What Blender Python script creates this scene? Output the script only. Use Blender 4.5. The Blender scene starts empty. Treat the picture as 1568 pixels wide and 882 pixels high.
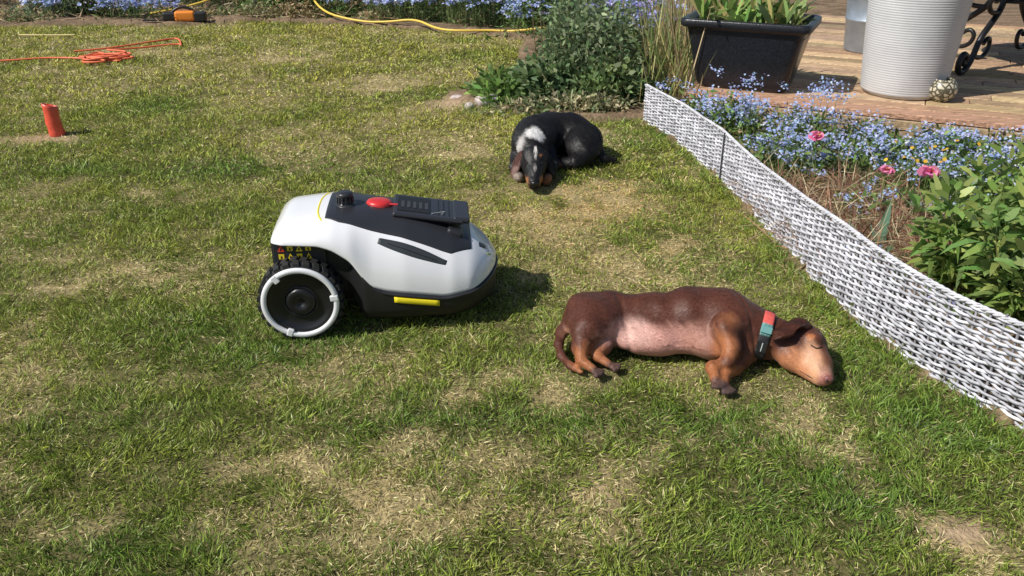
import bpy, math, numpy as np
from mathutils import Vector, Matrix, Euler
rng=np.random.default_rng(7)
sc=bpy.context.scene
COL=sc.collection
# ------------------------------------------------------------------ helpers
def link(o,parent=None):
    COL.objects.link(o)
    if parent is not None: o.parent=parent
    return o
def empty(name,loc=(0,0,0),rotz=0.0):
    e=bpy.data.objects.new(name,None); e.location=loc; e.rotation_euler=(0,0,rotz); e.empty_display_size=.1
    COL.objects.link(e); return e
def mesh_np(name,V,polys,mat=None,col=None,smooth=True,parent=None):
    """polys: list of int arrays (n,k)"""
    V=np.asarray(V,dtype=np.float32)
    me=bpy.data.meshes.new(name)
    me.vertices.add(len(V)); me.vertices.foreach_set('co',V.ravel())
    polys=[np.asarray(p,dtype=np.int32) for p in polys if len(p)]
    li=np.concatenate([p.ravel() for p in polys])
    tot=np.concatenate([np.full(len(p),p.shape[1],dtype=np.int32) for p in polys])
    st=np.concatenate([[0],np.cumsum(tot)[:-1]]).astype(np.int32)
    me.loops.add(len(li)); me.loops.foreach_set('vertex_index',li)
    me.polygons.add(len(tot)); me.polygons.foreach_set('loop_start',st)
    me.polygons.foreach_set('use_smooth',np.full(len(tot),smooth,dtype=bool))
    me.update(calc_edges=True)
    if col is not None:
        a=me.attributes.new('Col','FLOAT_COLOR','POINT')
        c=np.ones((len(V),4),dtype=np.float32); c[:,:3]=col
        a.data.foreach_set('color',c.ravel())
    if mat: me.materials.append(mat)
    o=bpy.data.objects.new(name,me); link(o,parent); return o
def vnoise(x,y,scale,seed=0):
    x=np.asarray(x)/scale; y=np.asarray(y)/scale
    r=np.random.default_rng(seed).random((256,256))
    xi=np.floor(x).astype(int); yi=np.floor(y).astype(int)
    fx=x-xi; fy=y-yi; fx=fx*fx*(3-2*fx); fy=fy*fy*(3-2*fy)
    a=r[xi%256,yi%256]; b=r[(xi+1)%256,yi%256]; c=r[xi%256,(yi+1)%256]; d=r[(xi+1)%256,(yi+1)%256]
    return (a*(1-fx)+b*fx)*(1-fy)+(c*(1-fx)+d*fx)*fy
def inpoly(x,y,poly):
    x=np.asarray(x);y=np.asarray(y); ins=np.zeros(x.shape,bool); n=len(poly)
    for i in range(n):
        x1,y1=poly[i];x2,y2=poly[(i+1)%n]
        if y1==y2: continue
        c=((y1>y)!=(y2>y))&(x<(x2-x1)*(y-y1)/(y2-y1)+x1)
        ins^=c
    return ins
def sstep(a,b,x):
    t=np.clip((x-a)/(b-a),0,1); return t*t*(3-2*t)
# ------------------------------------------------------------------ materials
def mat_new(name):
    m=bpy.data.materials.new(name); m.use_nodes=True
    nt=m.node_tree; return m,nt,nt.nodes['Principled BSDF']
def mat_plain(name,col,rough=.5,metal=0,spec=.5,bump=0,bscale=200,var=0,vscale=20,coat=0):
    m,nt,b=mat_new(name)
    b.inputs['Base Color'].default_value=(*col,1); b.inputs['Roughness'].default_value=rough
    b.inputs['Metallic'].default_value=metal; b.inputs['Specular IOR Level'].default_value=spec
    b.inputs['Coat Weight'].default_value=coat
    tc=nt.nodes.new('ShaderNodeTexCoord')
    if bump:
        n=nt.nodes.new('ShaderNodeTexNoise'); n.inputs['Scale'].default_value=bscale
        bp=nt.nodes.new('ShaderNodeBump'); bp.inputs['Strength'].default_value=bump; bp.inputs['Distance'].default_value=.002
        nt.links.new(tc.outputs['Object'],n.inputs['Vector'])
        nt.links.new(n.outputs['Fac'],bp.inputs['Height']); nt.links.new(bp.outputs['Normal'],b.inputs['Normal'])
    if var:
        n=nt.nodes.new('ShaderNodeTexNoise'); n.inputs['Scale'].default_value=vscale; n.inputs['Detail'].default_value=6
        nt.links.new(tc.outputs['Object'],n.inputs['Vector'])
        mr=nt.nodes.new('ShaderNodeMapRange'); mr.inputs['From Min'].default_value=.3; mr.inputs['From Max'].default_value=.7
        mr.inputs['To Min'].default_value=1-var; mr.inputs['To Max'].default_value=1+var*.6
        mx=nt.nodes.new('ShaderNodeVectorMath'); mx.operation='SCALE'; mx.inputs[0].default_value=col
        nt.links.new(n.outputs['Fac'],mr.inputs['Value']); nt.links.new(mr.outputs['Result'],mx.inputs['Scale'])
        nt.links.new(mx.outputs['Vector'],b.inputs['Base Color'])
    return m
def mat_leaf(name,rough=.5,trans=.35,spec=.3):
    m,nt,b=mat_new(name)
    at=nt.nodes.new('ShaderNodeAttribute'); at.attribute_name='Col'
    nt.links.new(at.outputs['Color'],b.inputs['Base Color']); b.inputs['Roughness'].default_value=rough
    b.inputs['Specular IOR Level'].default_value=spec
    if trans>0:
        tr=nt.nodes.new('ShaderNodeBsdfTranslucent'); nt.links.new(at.outputs['Color'],tr.inputs['Color'])
        mx=nt.nodes.new('ShaderNodeMixShader'); mx.inputs[0].default_value=trans
        nt.links.new(b.outputs[0],mx.inputs[1]); nt.links.new(tr.outputs[0],mx.inputs[2])
        nt.links.new(mx.outputs[0],nt.nodes['Material Output'].inputs['Surface'])
    return m
def mat_attr(name,rough=.6,spec=.3,bump=.3,bscale=300,var=.2,vscale=60,dist=.002,stretch=None,sheen=0):
    m,nt,b=mat_new(name)
    at=nt.nodes.new('ShaderNodeAttribute'); at.attribute_name='Col'
    tc=nt.nodes.new('ShaderNodeTexCoord'); vec=tc.outputs['Object']
    if stretch:
        mp=nt.nodes.new('ShaderNodeMapping'); mp.inputs['Scale'].default_value=stretch[0]; mp.inputs['Rotation'].default_value=stretch[1]
        nt.links.new(vec,mp.inputs['Vector']); vec=mp.outputs['Vector']
    n=nt.nodes.new('ShaderNodeTexNoise'); n.inputs['Scale'].default_value=vscale; n.inputs['Detail'].default_value=6
    nt.links.new(vec,n.inputs['Vector'])
    mr=nt.nodes.new('ShaderNodeMapRange'); mr.inputs['From Min'].default_value=.3; mr.inputs['From Max'].default_value=.7
    mr.inputs['To Min'].default_value=1-var; mr.inputs['To Max'].default_value=1+var
    mx=nt.nodes.new('ShaderNodeVectorMath'); mx.operation='SCALE'
    nt.links.new(n.outputs['Fac'],mr.inputs['Value']); nt.links.new(at.outputs['Color'],mx.inputs[0]); nt.links.new(mr.outputs['Result'],mx.inputs['Scale'])
    nt.links.new(mx.outputs['Vector'],b.inputs['Base Color'])
    n2=nt.nodes.new('ShaderNodeTexNoise'); n2.inputs['Scale'].default_value=bscale; nt.links.new(vec,n2.inputs['Vector'])
    bp=nt.nodes.new('ShaderNodeBump'); bp.inputs['Strength'].default_value=bump; bp.inputs['Distance'].default_value=dist
    nt.links.new(n2.outputs['Fac'],bp.inputs['Height']); nt.links.new(bp.outputs['Normal'],b.inputs['Normal'])
    b.inputs['Roughness'].default_value=rough; b.inputs['Specular IOR Level'].default_value=spec
    b.inputs['Sheen Weight'].default_value=sheen
    return m
M_leaf=mat_leaf('leaf'); M_grass=mat_leaf('grass_blade',rough=.45,trans=.28,spec=.35); M_gloss=mat_leaf('glossy_leaf',rough=.45,trans=.3,spec=.4)
M_ground=mat_attr('ground_soil_turf',rough=.95,spec=.1,bump=.8,bscale=90,var=.35,vscale=45,dist=.01)
# ------------------------------------------------------------------ leaves
def leaf_arrays(P,D,L,W,C,droop=.2,tipw=.6,cvar=.0):
    n=len(P); D=D/np.linalg.norm(D,axis=1,keepdims=True)
    R=rng.normal(size=(n,3)); S=np.cross(D,R); S/=np.linalg.norm(S,axis=1,keepdims=True)+1e-9
    L=np.broadcast_to(L,(n,))[:,None]; W=np.broadcast_to(W,(n,))[:,None]
    g=np.array([0,0,-1.0]); dr=np.broadcast_to(droop,(n,))[:,None]
    c=lambda t: P+D*L*t+g*(dr*L*t*t)
    V=np.empty((n,6,3)); V[:,0]=P; a=c(.35); V[:,1]=a+S*W/2; V[:,2]=a-S*W/2
    b=c(.72); V[:,3]=b+S*W/2*tipw; V[:,4]=b-S*W/2*tipw; V[:,5]=c(1.0)
    i=np.arange(n)[:,None]*6
    tri=np.concatenate([i+[0,1,2],i+[3,5,4]]); quad=i+[1,3,4,2]
    Cc=np.repeat(C[:,None,:],6,axis=1)
    if cvar: Cc=Cc*(1+cvar*np.array([-1,-.3,-.3,.6,.6,1.2])[None,:,None])
    return V.reshape(-1,3),tri,quad,np.clip(Cc.reshape(-1,3),0,1)
class Bag:
    def __init__(s): s.V=[];s.T=[];s.Q=[];s.C=[];s.P5=[];s.n=0
    def leaves(s,*a,**k):
        V,t,q,c=leaf_arrays(*a,**k); s.V.append(V);s.T.append(t+s.n);s.Q.append(q+s.n);s.C.append(c);s.n+=len(V)
    def flowers(s,P,r,C,tilt=.5):
        n=len(P); N=rng.normal(size=(n,3))*tilt+[0,-.2,1]; N/=np.linalg.norm(N,axis=1,keepdims=True)
        A=np.cross(N,rng.normal(size=(n,3))); A/=np.linalg.norm(A,axis=1,keepdims=True); B=np.cross(N,A)
        r=np.broadcast_to(r,(n,))[:,None,None]
        th=np.arange(5)*2*np.pi/5
        V=P[:,None,:]+r*(np.cos(th)[None,:,None]*A[:,None,:]+np.sin(th)[None,:,None]*B[:,None,:])
        s.V.append(V.reshape(-1,3)); s.P5.append(np.arange(n)[:,None]*5+np.arange(5)+s.n); s.C.append(np.repeat(C,5,axis=0)); s.n+=5*n
    def stem(s,A,B,w,C):
        A=np.asarray(A);B=np.asarray(B); s.leaves(A,B-A,np.linalg.norm(B-A,axis=1),w,C,droop=0,tipw=.9)
    def make(s,name,mat,parent=None):
        polys=[]
        if s.T: polys.append(np.concatenate(s.T))
        if s.Q: polys.append(np.concatenate(s.Q))
        if s.P5: polys.append(np.concatenate(s.P5))
        return mesh_np(name,np.concatenate(s.V),polys,mat,np.concatenate(s.C),smooth=False,parent=parent)
LB=1.45
def colv(n,base,v=.25,alt=None,pa=0.0,lb=None):
    lb=LB if lb is None else lb
    c=np.array(base)[None,:]*(1+v*rng.normal(size=(n,1)))*(1+.08*rng.normal(size=(n,3)))
    if alt is not None:
        m=rng.random(n)<pa; c[m]=(np.array(alt)*(1+v*rng.normal(size=(n,1))))[m]
    return np.clip(c*lb,.005,.9)
# ------------------------------------------------------------------ plan geometry (metres)
FENCE=np.array([(.73,4.70),(.86,4.19),(.94,3.66),(.98,3.16),(1.01,2.78),(1.04,2.52),(1.07,2.28),(1.115,2.11),(1.175,1.95),(1.27,1.737),(1.42,1.45),(1.62,1.15)])
LAWN=[(.73,4.70),(.45,4.66),(.24,4.70),(0,4.86),(-.24,5.0),(-.42,5.24),(-.1,5.55),(.03,6.0),(.09,7.2),(-.48,7.6),(-1.38,7.97),(-2.35,8.2),(-3.07,7.92),(-3.74,7.97),(-4.6,7.9),(-9,7.8),(-9,-3),(1.9,-3),(1.75,.9)]+[tuple(p) for p in FENCE[::-1][0:-1]]
DRY=[(-1.33,2.03,.2,.09,.8),(-.98,1.41,.12,.05,.8),(-.525,1.62,.17,.09,.9),(-.2,1.456,.18,.08,.8),(.195,1.54,.06,.1,.8),(.95,1.386,.1,.06,1.2),(.465,1.98,.1,.06,.6),(-.06,2.0,.2,.1,.6),
(.33,3.55,.2,.2,1.05),(.6,2.93,.11,.1,1.0),(.04,3.23,.13,.1,1.05),(-.83,5.6,.3,.22,.9),(-1.41,2.62,.22,.12,.7),(-1.56,3.5,.25,.15,.6),(.84,3.82,.1,.17,1.0),(-1.03,3.95,.35,.2,.45),(.75,1.72,.28,.08,.6),
(-.57,1.34,.15,.06,.6),(-.3,1.34,.14,.05,.6),(-.27,4.2,.2,.2,.8),(.2,2.75,.25,.15,.6),(-2.43,4.3,.2,.12,.8),(-.4,5.1,.2,.2,.9),(.62,1.83,.2,.06,.5),(.55,4.35,.15,.2,.4),(-3,6.8,.6,.3,.5),(.2,3.1,.2,.2,.75),(.42,3.3,.14,.12,.9),(-.45,2.9,.2,.1,.4),(.45,2.6,.15,.08,.5),(-1.9,6.4,.5,.25,.4)]
GRN=[(-2.06,4.98,.35,.22,1),(-1.3,3.8,.28,.2,1),(-.58,5.2,.3,.2,.8),(-1.95,3.8,.28,.12,.9),(-.67,3.75,.25,.2,.6),(.69,1.475,.35,.14,.8),(.52,1.77,.2,.1,.7),(-.24,1.8,.28,.1,.7),(-.8,1.32,.3,.1,.8),(.62,4.3,.15,.2,.9),(-.9,2.3,.3,.2,.5),(1.0,1.75,.2,.15,.9),(-.3,6.4,.5,.3,.5),(-1.0,1.8,.3,.1,.6),(.9,2.1,.2,.2,.6),(-.5,2.2,.3,.1,.6),(.1,1.8,.2,.1,.6)]
def dryness(x,y):
    d=.17+.42*(vnoise(x,y,.55,1)-.5)+.52*(vnoise(x+3,y,.14,2)-.5)+.5*(vnoise(x,y+9,.05,3)-.5)+.14*np.clip((y-3)/3,0,1)
    wx=x+.22*(vnoise(x,y,.13,11)-.5)+.12*(vnoise(x,y,.05,14)-.5); wy=y+.18*(vnoise(x,y,.13,12)-.5)+.12*(vnoise(x,y,.05,15)-.5)
    for cx,cy,rx,ry,a in DRY: d=d+.74*a*np.exp(-(((wx-cx)/rx)**2+((wy-cy)/ry)**2)**1.2)
    for cx,cy,rx,ry,a in GRN: d=d-.5*a*np.exp(-(((wx-cx)/rx)**2+((wy-cy)/ry)**2))
    return np.clip(d,0,1)
def greenpatch(x,y):
    d=0
    for cx,cy,rx,ry,a in GRN: d=d+a*np.exp(-(((x-cx)/rx)**2+((y-cy)/ry)**2))
    return np.clip(d,0,1)
DK0=np.array([1.57,4.46]); DKD=np.array([.907,-.42]); DKN=np.array([.42,.907])
def behind_deck(x,y,m=0): return (x-DK0[0])*DKN[0]+(y-DK0[1])*DKN[1]>-m
def fence_x(y): 
    o=np.argsort(FENCE[:,1]); return np.interp(y,FENCE[o,1],FENCE[o,0])
# ------------------------------------------------------------------ ground sheet
def axis(a,b,step,far):
    core=np.arange(a,b+1e-6,step); e=[step*1.5**k for k in range(1,24)]; e=np.cumsum(e); e=e[e<far]
    return np.concatenate([a-e[::-1],core,b+e])
xs=axis(-6,4,.045,600); ys=axis(.4,10,.045,600)
X,Y=np.meshgrid(xs,ys,indexing='ij'); nx,ny=X.shape
lawnm=inpoly(X,Y,LAWN)|(Y<-2)|(X<-8.9)|(np.abs(X)>12)|(Y>14)
Z=np.where(lawnm,.006*(vnoise(X,Y,.4,5)-.5),.02+.035*(vnoise(X,Y,.12,6)-.3))*((np.abs(X)<12)&(Y<14))
Z=np.where(behind_deck(X,Y,.1)&(X>.9),0,Z)
dr=dryness(X,Y)[...,None]
cg=np.array([.095,.09,.035])*(1-dr)+np.array([.36,.285,.145])*dr  # base colour under green turf darkened to deepen the shadows between blades
bare=np.exp(-(((X-.95)/.08)**2+((Y-1.386)/.05)**2))+.8*np.exp(-(((X+2.43)/.15)**2+((Y-4.33)/.08)**2))+np.exp(-(((X+.36)/.17)**2+((Y-5.08)/.12)**2))+.6*np.exp(-(((X-.2)/.05)**2+((Y-1.52)/.06)**2))
bare=np.clip(bare,0,1)[...,None]; cg=cg*(1-bare)+np.array([.42,.30,.19])*bare
cs=np.array([.22,.155,.10])*(.5+.9*vnoise(X,Y,.07,8))[...,None]
cgr=np.where(lawnm[...,None],cg,cs)
idx=np.arange(nx*ny).reshape(nx,ny)
q=np.stack([idx[:-1,:-1],idx[1:,:-1],idx[1:,1:],idx[:-1,1:]],-1).reshape(-1,4)
mesh_np('ground',np.stack([X,Y,Z],-1).reshape(-1,3),[q],M_ground,cgr.reshape(-1,3))
# ------------------------------------------------------------------ grass blades
PAWS=[(.22,2.01,.09),(.55,1.95,.09),(.81,1.97,.12),(.42,2.07,.12),(.1,3.54,.12),(.3,3.93,.15)]
def grass(x0,x1,y0,y1,dens,h,w):
    n=int((x1-x0)*(y1-y0)*dens)
    x=rng.uniform(x0,x1,n); y=rng.uniform(y0,y1,n)
    k=(np.abs(x)<(.62*np.sqrt(y*y+1.5)+.35)); x=x[k];y=y[k]
    jx=.03*(rng.random(len(x))-.5)
    k=inpoly(x+jx,y+jx,LAWN); x=x[k];y=y[k]
    d=dryness(x,y)
    b=np.exp(-(((x-.95)/.08)**2+((y-1.386)/.05)**2))+np.exp(-(((x+2.43)/.15)**2+((y-4.33)/.07)**2))+np.exp(-(((x+.36)/.17)**2+((y-5.08)/.12)**2))+.5*np.exp(-(((x-.2)/.05)**2+((y-1.52)/.06)**2))
    k=rng.random(len(x))>np.clip(b*1.1,0,.93); x=x[k];y=y[k];d=d[k]
    tn=vnoise(x,y,.035,21)*.6+vnoise(x,y,.1,22)*.4
    k=rng.random(len(x))<(.3+1.2*tn)*(1-.3*d); x=x[k];y=y[k];d=d[k];tn=tn[k]
    n=len(x)
    isdry=rng.random(n)<np.clip(.13+d*.85,0,.92)
    ax=(vnoise(x,y,.05,31)-.5)*2; ay=(vnoise(x,y,.05,32)-.5)*2
    lean=rng.normal(size=(n,2))*.6+np.stack([ax,ay],1)*1.0
    lean[isdry]*=1.6
    D=np.concatenate([lean,np.where(isdry,.45,.9)[:,None]*np.ones((n,1))],1)
    hh=h*(.5+.9*rng.random(n))*(.65+.75*tn)*np.where(isdry,.9,1.0)*(1-.35*d)
    edge=np.clip(1-np.abs(x-fence_x(y))/.1,0,1)*(y<4.75)*(y>1); hh*=1+1.1*edge*rng.random(n)
    for px,py,r in PAWS: hh*=np.where((x-px)**2+(y-py)**2<r*r,.55,1)
    hue=(.6*vnoise(x,y,.3,41)+.4*vnoise(x,y,.08,42))[:,None]
    gp=greenpatch(x,y)[:,None]
    g=np.array([.145,.235,.036])*(1-hue)+np.array([.315,.36,.068])*hue
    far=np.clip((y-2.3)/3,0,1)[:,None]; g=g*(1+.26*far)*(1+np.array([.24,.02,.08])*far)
    g=g*(1-gp*np.array([.38,.18,.2]))
    C=g*(1+.34*rng.normal(size=(n,1)))
    fr=rng.random(n)<.14; C[fr]=C[fr]*np.array([1.5,1.35,1.2])
    orange=np.exp(-(((x-.4)/.5)**2+((y-3.4)/.6)**2))[:,None]
    dc=(np.array([.70,.59,.31])*(1-orange)+np.array([.72,.52,.235])*orange)*(1+.25*rng.normal(size=(n,1)))
    C=np.where(isdry[:,None],dc,C); C=np.clip(C,.01,.9)
    P=np.stack([x,y,np.zeros(n)],1)
    return P,D,hh,w*(.6+.8*rng.random(n))*np.where(isdry,.85,1),C
B=Bag()
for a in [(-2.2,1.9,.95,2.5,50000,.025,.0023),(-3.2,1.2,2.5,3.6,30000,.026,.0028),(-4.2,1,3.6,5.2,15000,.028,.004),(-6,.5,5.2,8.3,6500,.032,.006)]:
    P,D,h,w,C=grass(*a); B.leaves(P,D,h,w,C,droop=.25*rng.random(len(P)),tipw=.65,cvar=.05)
# longer unmown tufts along the foot of the fence and round the beds
def tuft(cx,cy,n,h,r=.02):
    P=np.stack([cx+rng.normal(size=n)*r,cy+rng.normal(size=n)*r,np.zeros(n)],1); D=np.stack([rng.normal(size=n)*.5,rng.normal(size=n)*.5,np.ones(n)],1)
    k=P[:,0]<fence_x(P[:,1])-.004; P=P[k];D=D[k]; n=len(P)
    if n: B.leaves(P,D,h*rng.uniform(.5,1.2,n),.0032,np.clip(np.array([.18,.29,.055])*(1+.3*rng.normal(size=(n,1))),.02,.8),droop=rng.uniform(.1,.8,n),tipw=.7)
for i in range(150):
    y=rng.uniform(1.25,4.5); tuft(float(fence_x(y))-abs(rng.normal())*.03-.012,y,int(rng.integers(8,26)),rng.uniform(.03,.075) if y<2.6 else rng.uniform(.03,.06))
for i in range(60):
    y=rng.uniform(1.2,2.0); tuft(float(fence_x(y))-rng.uniform(.03,.28),y,int(rng.integers(10,22)),rng.uniform(.035,.06),.02)
for i in range(46):
    t=rng.random(); tuft(-.3+1.0*t,4.95-.3*t+rng.normal()*.05,16,rng.uniform(.04,.09),.03)
for i in range(60):
    tuft(rng.uniform(-1.6,1.0),rng.uniform(1.25,4.2),12,rng.uniform(.026,.04),.015)
B.make('lawn_grass',M_grass)
# ------------------------------------------------------------------ tubes
def tube(name,pts,r,mat,parent=None,cyclic=False,res=6,bez=True):
    cu=bpy.data.curves.new(name,'CURVE'); cu.dimensions='3D'; cu.bevel_depth=r; cu.bevel_resolution=2; cu.resolution_u=res
    sp=cu.splines.new('NURBS' if bez else 'POLY'); sp.points.add(len(pts)-1)
    for i,p in enumerate(pts): sp.points[i].co=(*p,1)
    if bez: sp.order_u=3; sp.use_endpoint_u=True
    sp.use_cyclic_u=cyclic; cu.materials.append(mat); cu.use_fill_caps=True
    o=bpy.data.objects.new(name,cu); return link(o,parent)
def tubes_np(paths,rs,ns=5):
    Vs=[];Qs=[];n0=0
    for p,r in zip(paths,rs):
        p=np.asarray(p,float);k=len(p); T=np.gradient(p,axis=0); T/=np.linalg.norm(T,axis=1,keepdims=True)+1e-9
        ref=np.array([0,0,1.0]) if abs(T[0,2])<.8 else np.array([0,1.0,0])
        A=np.cross(T,ref);A/=np.linalg.norm(A,axis=1,keepdims=True)+1e-9;Bv=np.cross(T,A)
        rr=np.broadcast_to(r,(k,))[:,None,None]; th=np.arange(ns)*2*np.pi/ns
        V=p[:,None,:]+rr*(np.cos(th)[None,:,None]*A[:,None,:]+np.sin(th)[None,:,None]*Bv[:,None,:])
        i=np.arange(k*ns).reshape(k,ns); j=np.roll(i,-1,axis=1)
        Qs.append(np.stack([i[:-1],j[:-1],j[1:],i[1:]],-1).reshape(-1,4)+n0); Vs.append(V.reshape(-1,3)); n0+=k*ns
    return np.concatenate(Vs),np.concatenate(Qs)
# ------------------------------------------------------------------ wicker fence
def fence():
    seg=np.linalg.norm(np.diff(FENCE,axis=0),axis=1); cum=np.concatenate([[0],np.cumsum(seg)]); Lt=cum[-1]
    sp=.040; u=np.arange(0,Lt,sp/4)
    px=np.interp(u,cum,FENCE[:,0]); py=np.interp(u,cum,FENCE[:,1])
    k=np.ones(15)/15
    px=np.convolve(np.pad(px,7,'edge'),k,'valid');py=np.convolve(np.pad(py,7,'edge'),k,'valid')
    tx=np.gradient(px);ty=np.gradient(py);l=np.hypot(tx,ty);nxn=ty/l;nyn=-tx/l
    hgt=np.interp(u,[0,1.1,2.4,3.2,Lt],[.205,.215,.25,.27,.275])+.004*np.interp(u,np.arange(0,Lt+.3,.25),rng.normal(size=len(np.arange(0,Lt+.3,.25))))
    rows=25; paths=[];rs=[];cols=[]
    ng=np.arange(0,Lt+.1,.06)
    for i in range(rows):
        f=(i+.5)/rows; ph=(i%2)*np.pi
        amp=.0055*(1+.2*np.interp(u,ng,rng.normal(size=len(ng))))
        ww=amp*np.sin(np.pi*u/sp+ph)
        wob=.0018*np.interp(u,ng,rng.normal(size=len(ng)))
        p=np.stack([px+nxn*ww,py+nyn*ww,f*hgt+wob],1)
        paths.append(p);rs.append(.0046*(1+.10*rng.normal()))
        cols.append(np.repeat((np.array([.50,.50,.54])*(1+.10*rng.normal()))[None],len(u)*5,axis=0)*(1+.18*np.repeat(np.interp(u,ng,rng.normal(size=len(ng))),5))[:,None])
    su=np.arange(sp/2,Lt-sp,sp)
    for s in su:
        x=np.interp(s,u,px);y=np.interp(s,u,py);h=np.interp(s,u,hgt)
        paths.append(np.array([[x,y,-.02],[x,y,h*.5],[x,y,h+.006+.003*rng.normal()]])); rs.append(.0040)
        cols.append(np.repeat(np.array([[.30,.29,.31]])*(1+.15*rng.normal()),15,axis=0))
    for o_ in (0,1,2):
        a=2*np.pi*u/.06+o_*2.09
        paths.append(np.stack([px+nxn*.006*np.cos(a),py+nyn*.006*np.cos(a),hgt+.002+.004*np.sin(a)],1)); rs.append(.004)
        cols.append(np.repeat(np.array([[.54,.54,.57]]),len(u)*5,axis=0))
    V,Q=tubes_np(paths,rs,5)
    m=mat_attr('painted_wicker',rough=.5,spec=.45,bump=.3,bscale=400,var=.25,vscale=25)
    f=empty('wicker_border_fence'); mesh_np('woven_panel',V,[Q],m,np.clip(np.concatenate(cols),.02,.8),parent=f)
    dm=mat_plain('gap_shadow',(.05,.05,.055),.6)
    for s in (1.075,):  # thin dark strip drawn for the shadow in the gap between fence panels
        x=np.interp(s,u,px)-.010;y=np.interp(s,u,py);h=np.interp(s,u,hgt)
        tube('gap_shadow_strip',[(x,y,-.03),(x,y,h*.5),(x,y,h+.008)],.004,dm,f)
fence()
# ------------------------------------------------------------------ primitives
def lathe(name,prof,mat,loc=(0,0,0),seg=64,parent=None,col=None):
    prof=np.array(prof);n=len(prof);th=np.arange(seg)*2*np.pi/seg
    V=np.stack([prof[:,0:1]*np.cos(th),prof[:,0:1]*np.sin(th),np.repeat(prof[:,1:2],seg,1)],-1)
    i=np.arange(n*seg).reshape(n,seg);j=np.roll(i,-1,axis=1)
    Q=np.stack([i[:-1],j[:-1],j[1:],i[1:]],-1).reshape(-1,4)
    o=mesh_np(name,V.reshape(-1,3),[Q],mat,col,parent=parent); o.location=loc; return o
def box(name,size,loc,mat,parent=None,bev=.004,rot=(0,0,0),seg=3):
    me=bpy.data.meshes.new(name); x,y,z=[s/2 for s in size]
    me.from_pydata([(a,b,c) for a in(-x,x) for b in(-y,y) for c in(-z,z)],[],[(0,1,3,2),(4,6,7,5),(0,4,5,1),(2,3,7,6),(0,2,6,4),(1,5,7,3)])
    me.materials.append(mat); o=bpy.data.objects.new(name,me); link(o,parent); o.location=loc; o.rotation_euler=rot
    if bev:
        b=o.modifiers.new('b','BEVEL'); b.width=bev; b.segments=seg
        for p in me.polygons: p.use_smooth=True
        w=o.modifiers.new('w','WEIGHTED_NORMAL')
    return o
# ------------------------------------------------------------------ deck
dk=empty('wooden_deck')
M_wood=mat_attr('weathered_decking',rough=.75,spec=.25,bump=.7,bscale=60,var=.6,vscale=9,dist=.004,stretch=((1,14,14),(0,0,math.radians(24.8))))
ang=math.atan2(DKD[1],DKD[0])
def rbox(c,half,ax,ay,bev=.004):
    V=[]
    for zz,bb in((-half[2],0),(half[2]-bev,0),(half[2],bev)):
        for sx,sy in((-1,-1),(1,-1),(1,1),(-1,1)):
            p=c[:2]+ax*(sx*(half[0]-bb))+ay*(sy*(half[1]-bb)); V.append((p[0],p[1],c[2]+zz))
    F=[]
    for k in(0,4):
        for i in range(4):
            j=(i+1)%4; F.append((k+i,k+j,k+4+j,k+4+i))
    F.append((8,9,10,11)); F.append((3,2,1,0)); return V,F
V=[];F=[];C=[]
A=DK0-DKD*.66
for i in range(26):
    off=0
    lens=[1.1+.9*rng.random()]; lens.append(5.2-lens[0])
    for li_ in lens:
        c2=A+DKD*(off+li_/2)+DKN*(.06+i*.128); v,f=rbox(np.array([c2[0],c2[1],.136]),(li_/2-.002,.0585,.014),DKD,DKN); off+=li_
        F+= [tuple(a+len(V) for a in ff) for ff in f]; V+=v; cc=np.array([.46,.315,.19])*(1+.2*rng.normal())*(1+.05*rng.normal(size=3)); C+=[cc]*len(v)
for k,(zc,hz,pr) in enumerate([(.098,.022,.006),(.046,.026,.0)]):
    c2=A+DKD*2.6-DKN*(.012+pr); v,f=rbox(np.array([c2[0],c2[1],zc]),(2.6,.011,hz),DKD,DKN,.003)
    F+= [tuple(a+len(V) for a in ff) for ff in f]; V+=v; C+=[np.array([.40,.29,.17])*(1-.1*k)]*len(v)
c2=A+DKN*1.7-DKD*.013; v,f=rbox(np.array([c2[0],c2[1],.075]),(1.7,.011,.07),DKN,-DKD,.003)
F+= [tuple(a+len(V) for a in ff) for ff in f]; V+=v; C+=[np.array([.3,.2,.12])]*len(v)
mesh_np('deck_boards',V,[np.array(F)],M_wood,np.clip(np.array(C),0,.8),smooth=False,parent=dk)
# ------------------------------------------------------------------ tub planter
tub=empty('black_trough_planter',(1.335,4.92,.15),ang)
M_tub=mat_plain('glazed_black',(.016,.017,.022),.3,bump=.5,bscale=140,var=.5,vscale=90)
def rrect(hw,hd,r,n=6):
    out=[]
    for cx,cy,a0 in((hw-r,hd-r,0),(-hw+r,hd-r,90),(-hw+r,-hd+r,180),(hw-r,-hd+r,270)):
        for i in range(n+1):
            a=math.radians(a0+90*i/n); out.append((cx+r*math.cos(a),cy+r*math.sin(a)))
    return out
def loft(name,rings,mat,parent=None,cap=(True,True),smooth=True,col=None):
    V=[p for r in rings for p in r]; n=len(rings[0]); F=[]
    i=np.arange(len(rings)*n).reshape(-1,n); j=np.roll(i,-1,axis=1)
    Q=np.stack([i[:-1],j[:-1],j[1:],i[1:]],-1).reshape(-1,4)
    polys=[Q]
    if cap[0]: polys.append(i[0][::-1][None])
    if cap[1]: polys.append(i[-1][None])
    return mesh_np(name,V,polys,mat,col,smooth=smooth,parent=parent)
pr=[(.0,.235,.14),(.02,.25,.15),(.06,.262,.157),(.2,.292,.18),(.32,.318,.2),(.335,.322,.204),(.337,.345,.226),(.345,.352,.232),(.372,.352,.232),(.38,.345,.226),(.38,.318,.2),(.33,.308,.19)]
loft('trough',[[(x,y,z) for x,y in rrect(hw,hd,.05)] for z,hw,hd in pr],M_tub,tub,cap=(True,False))
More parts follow.
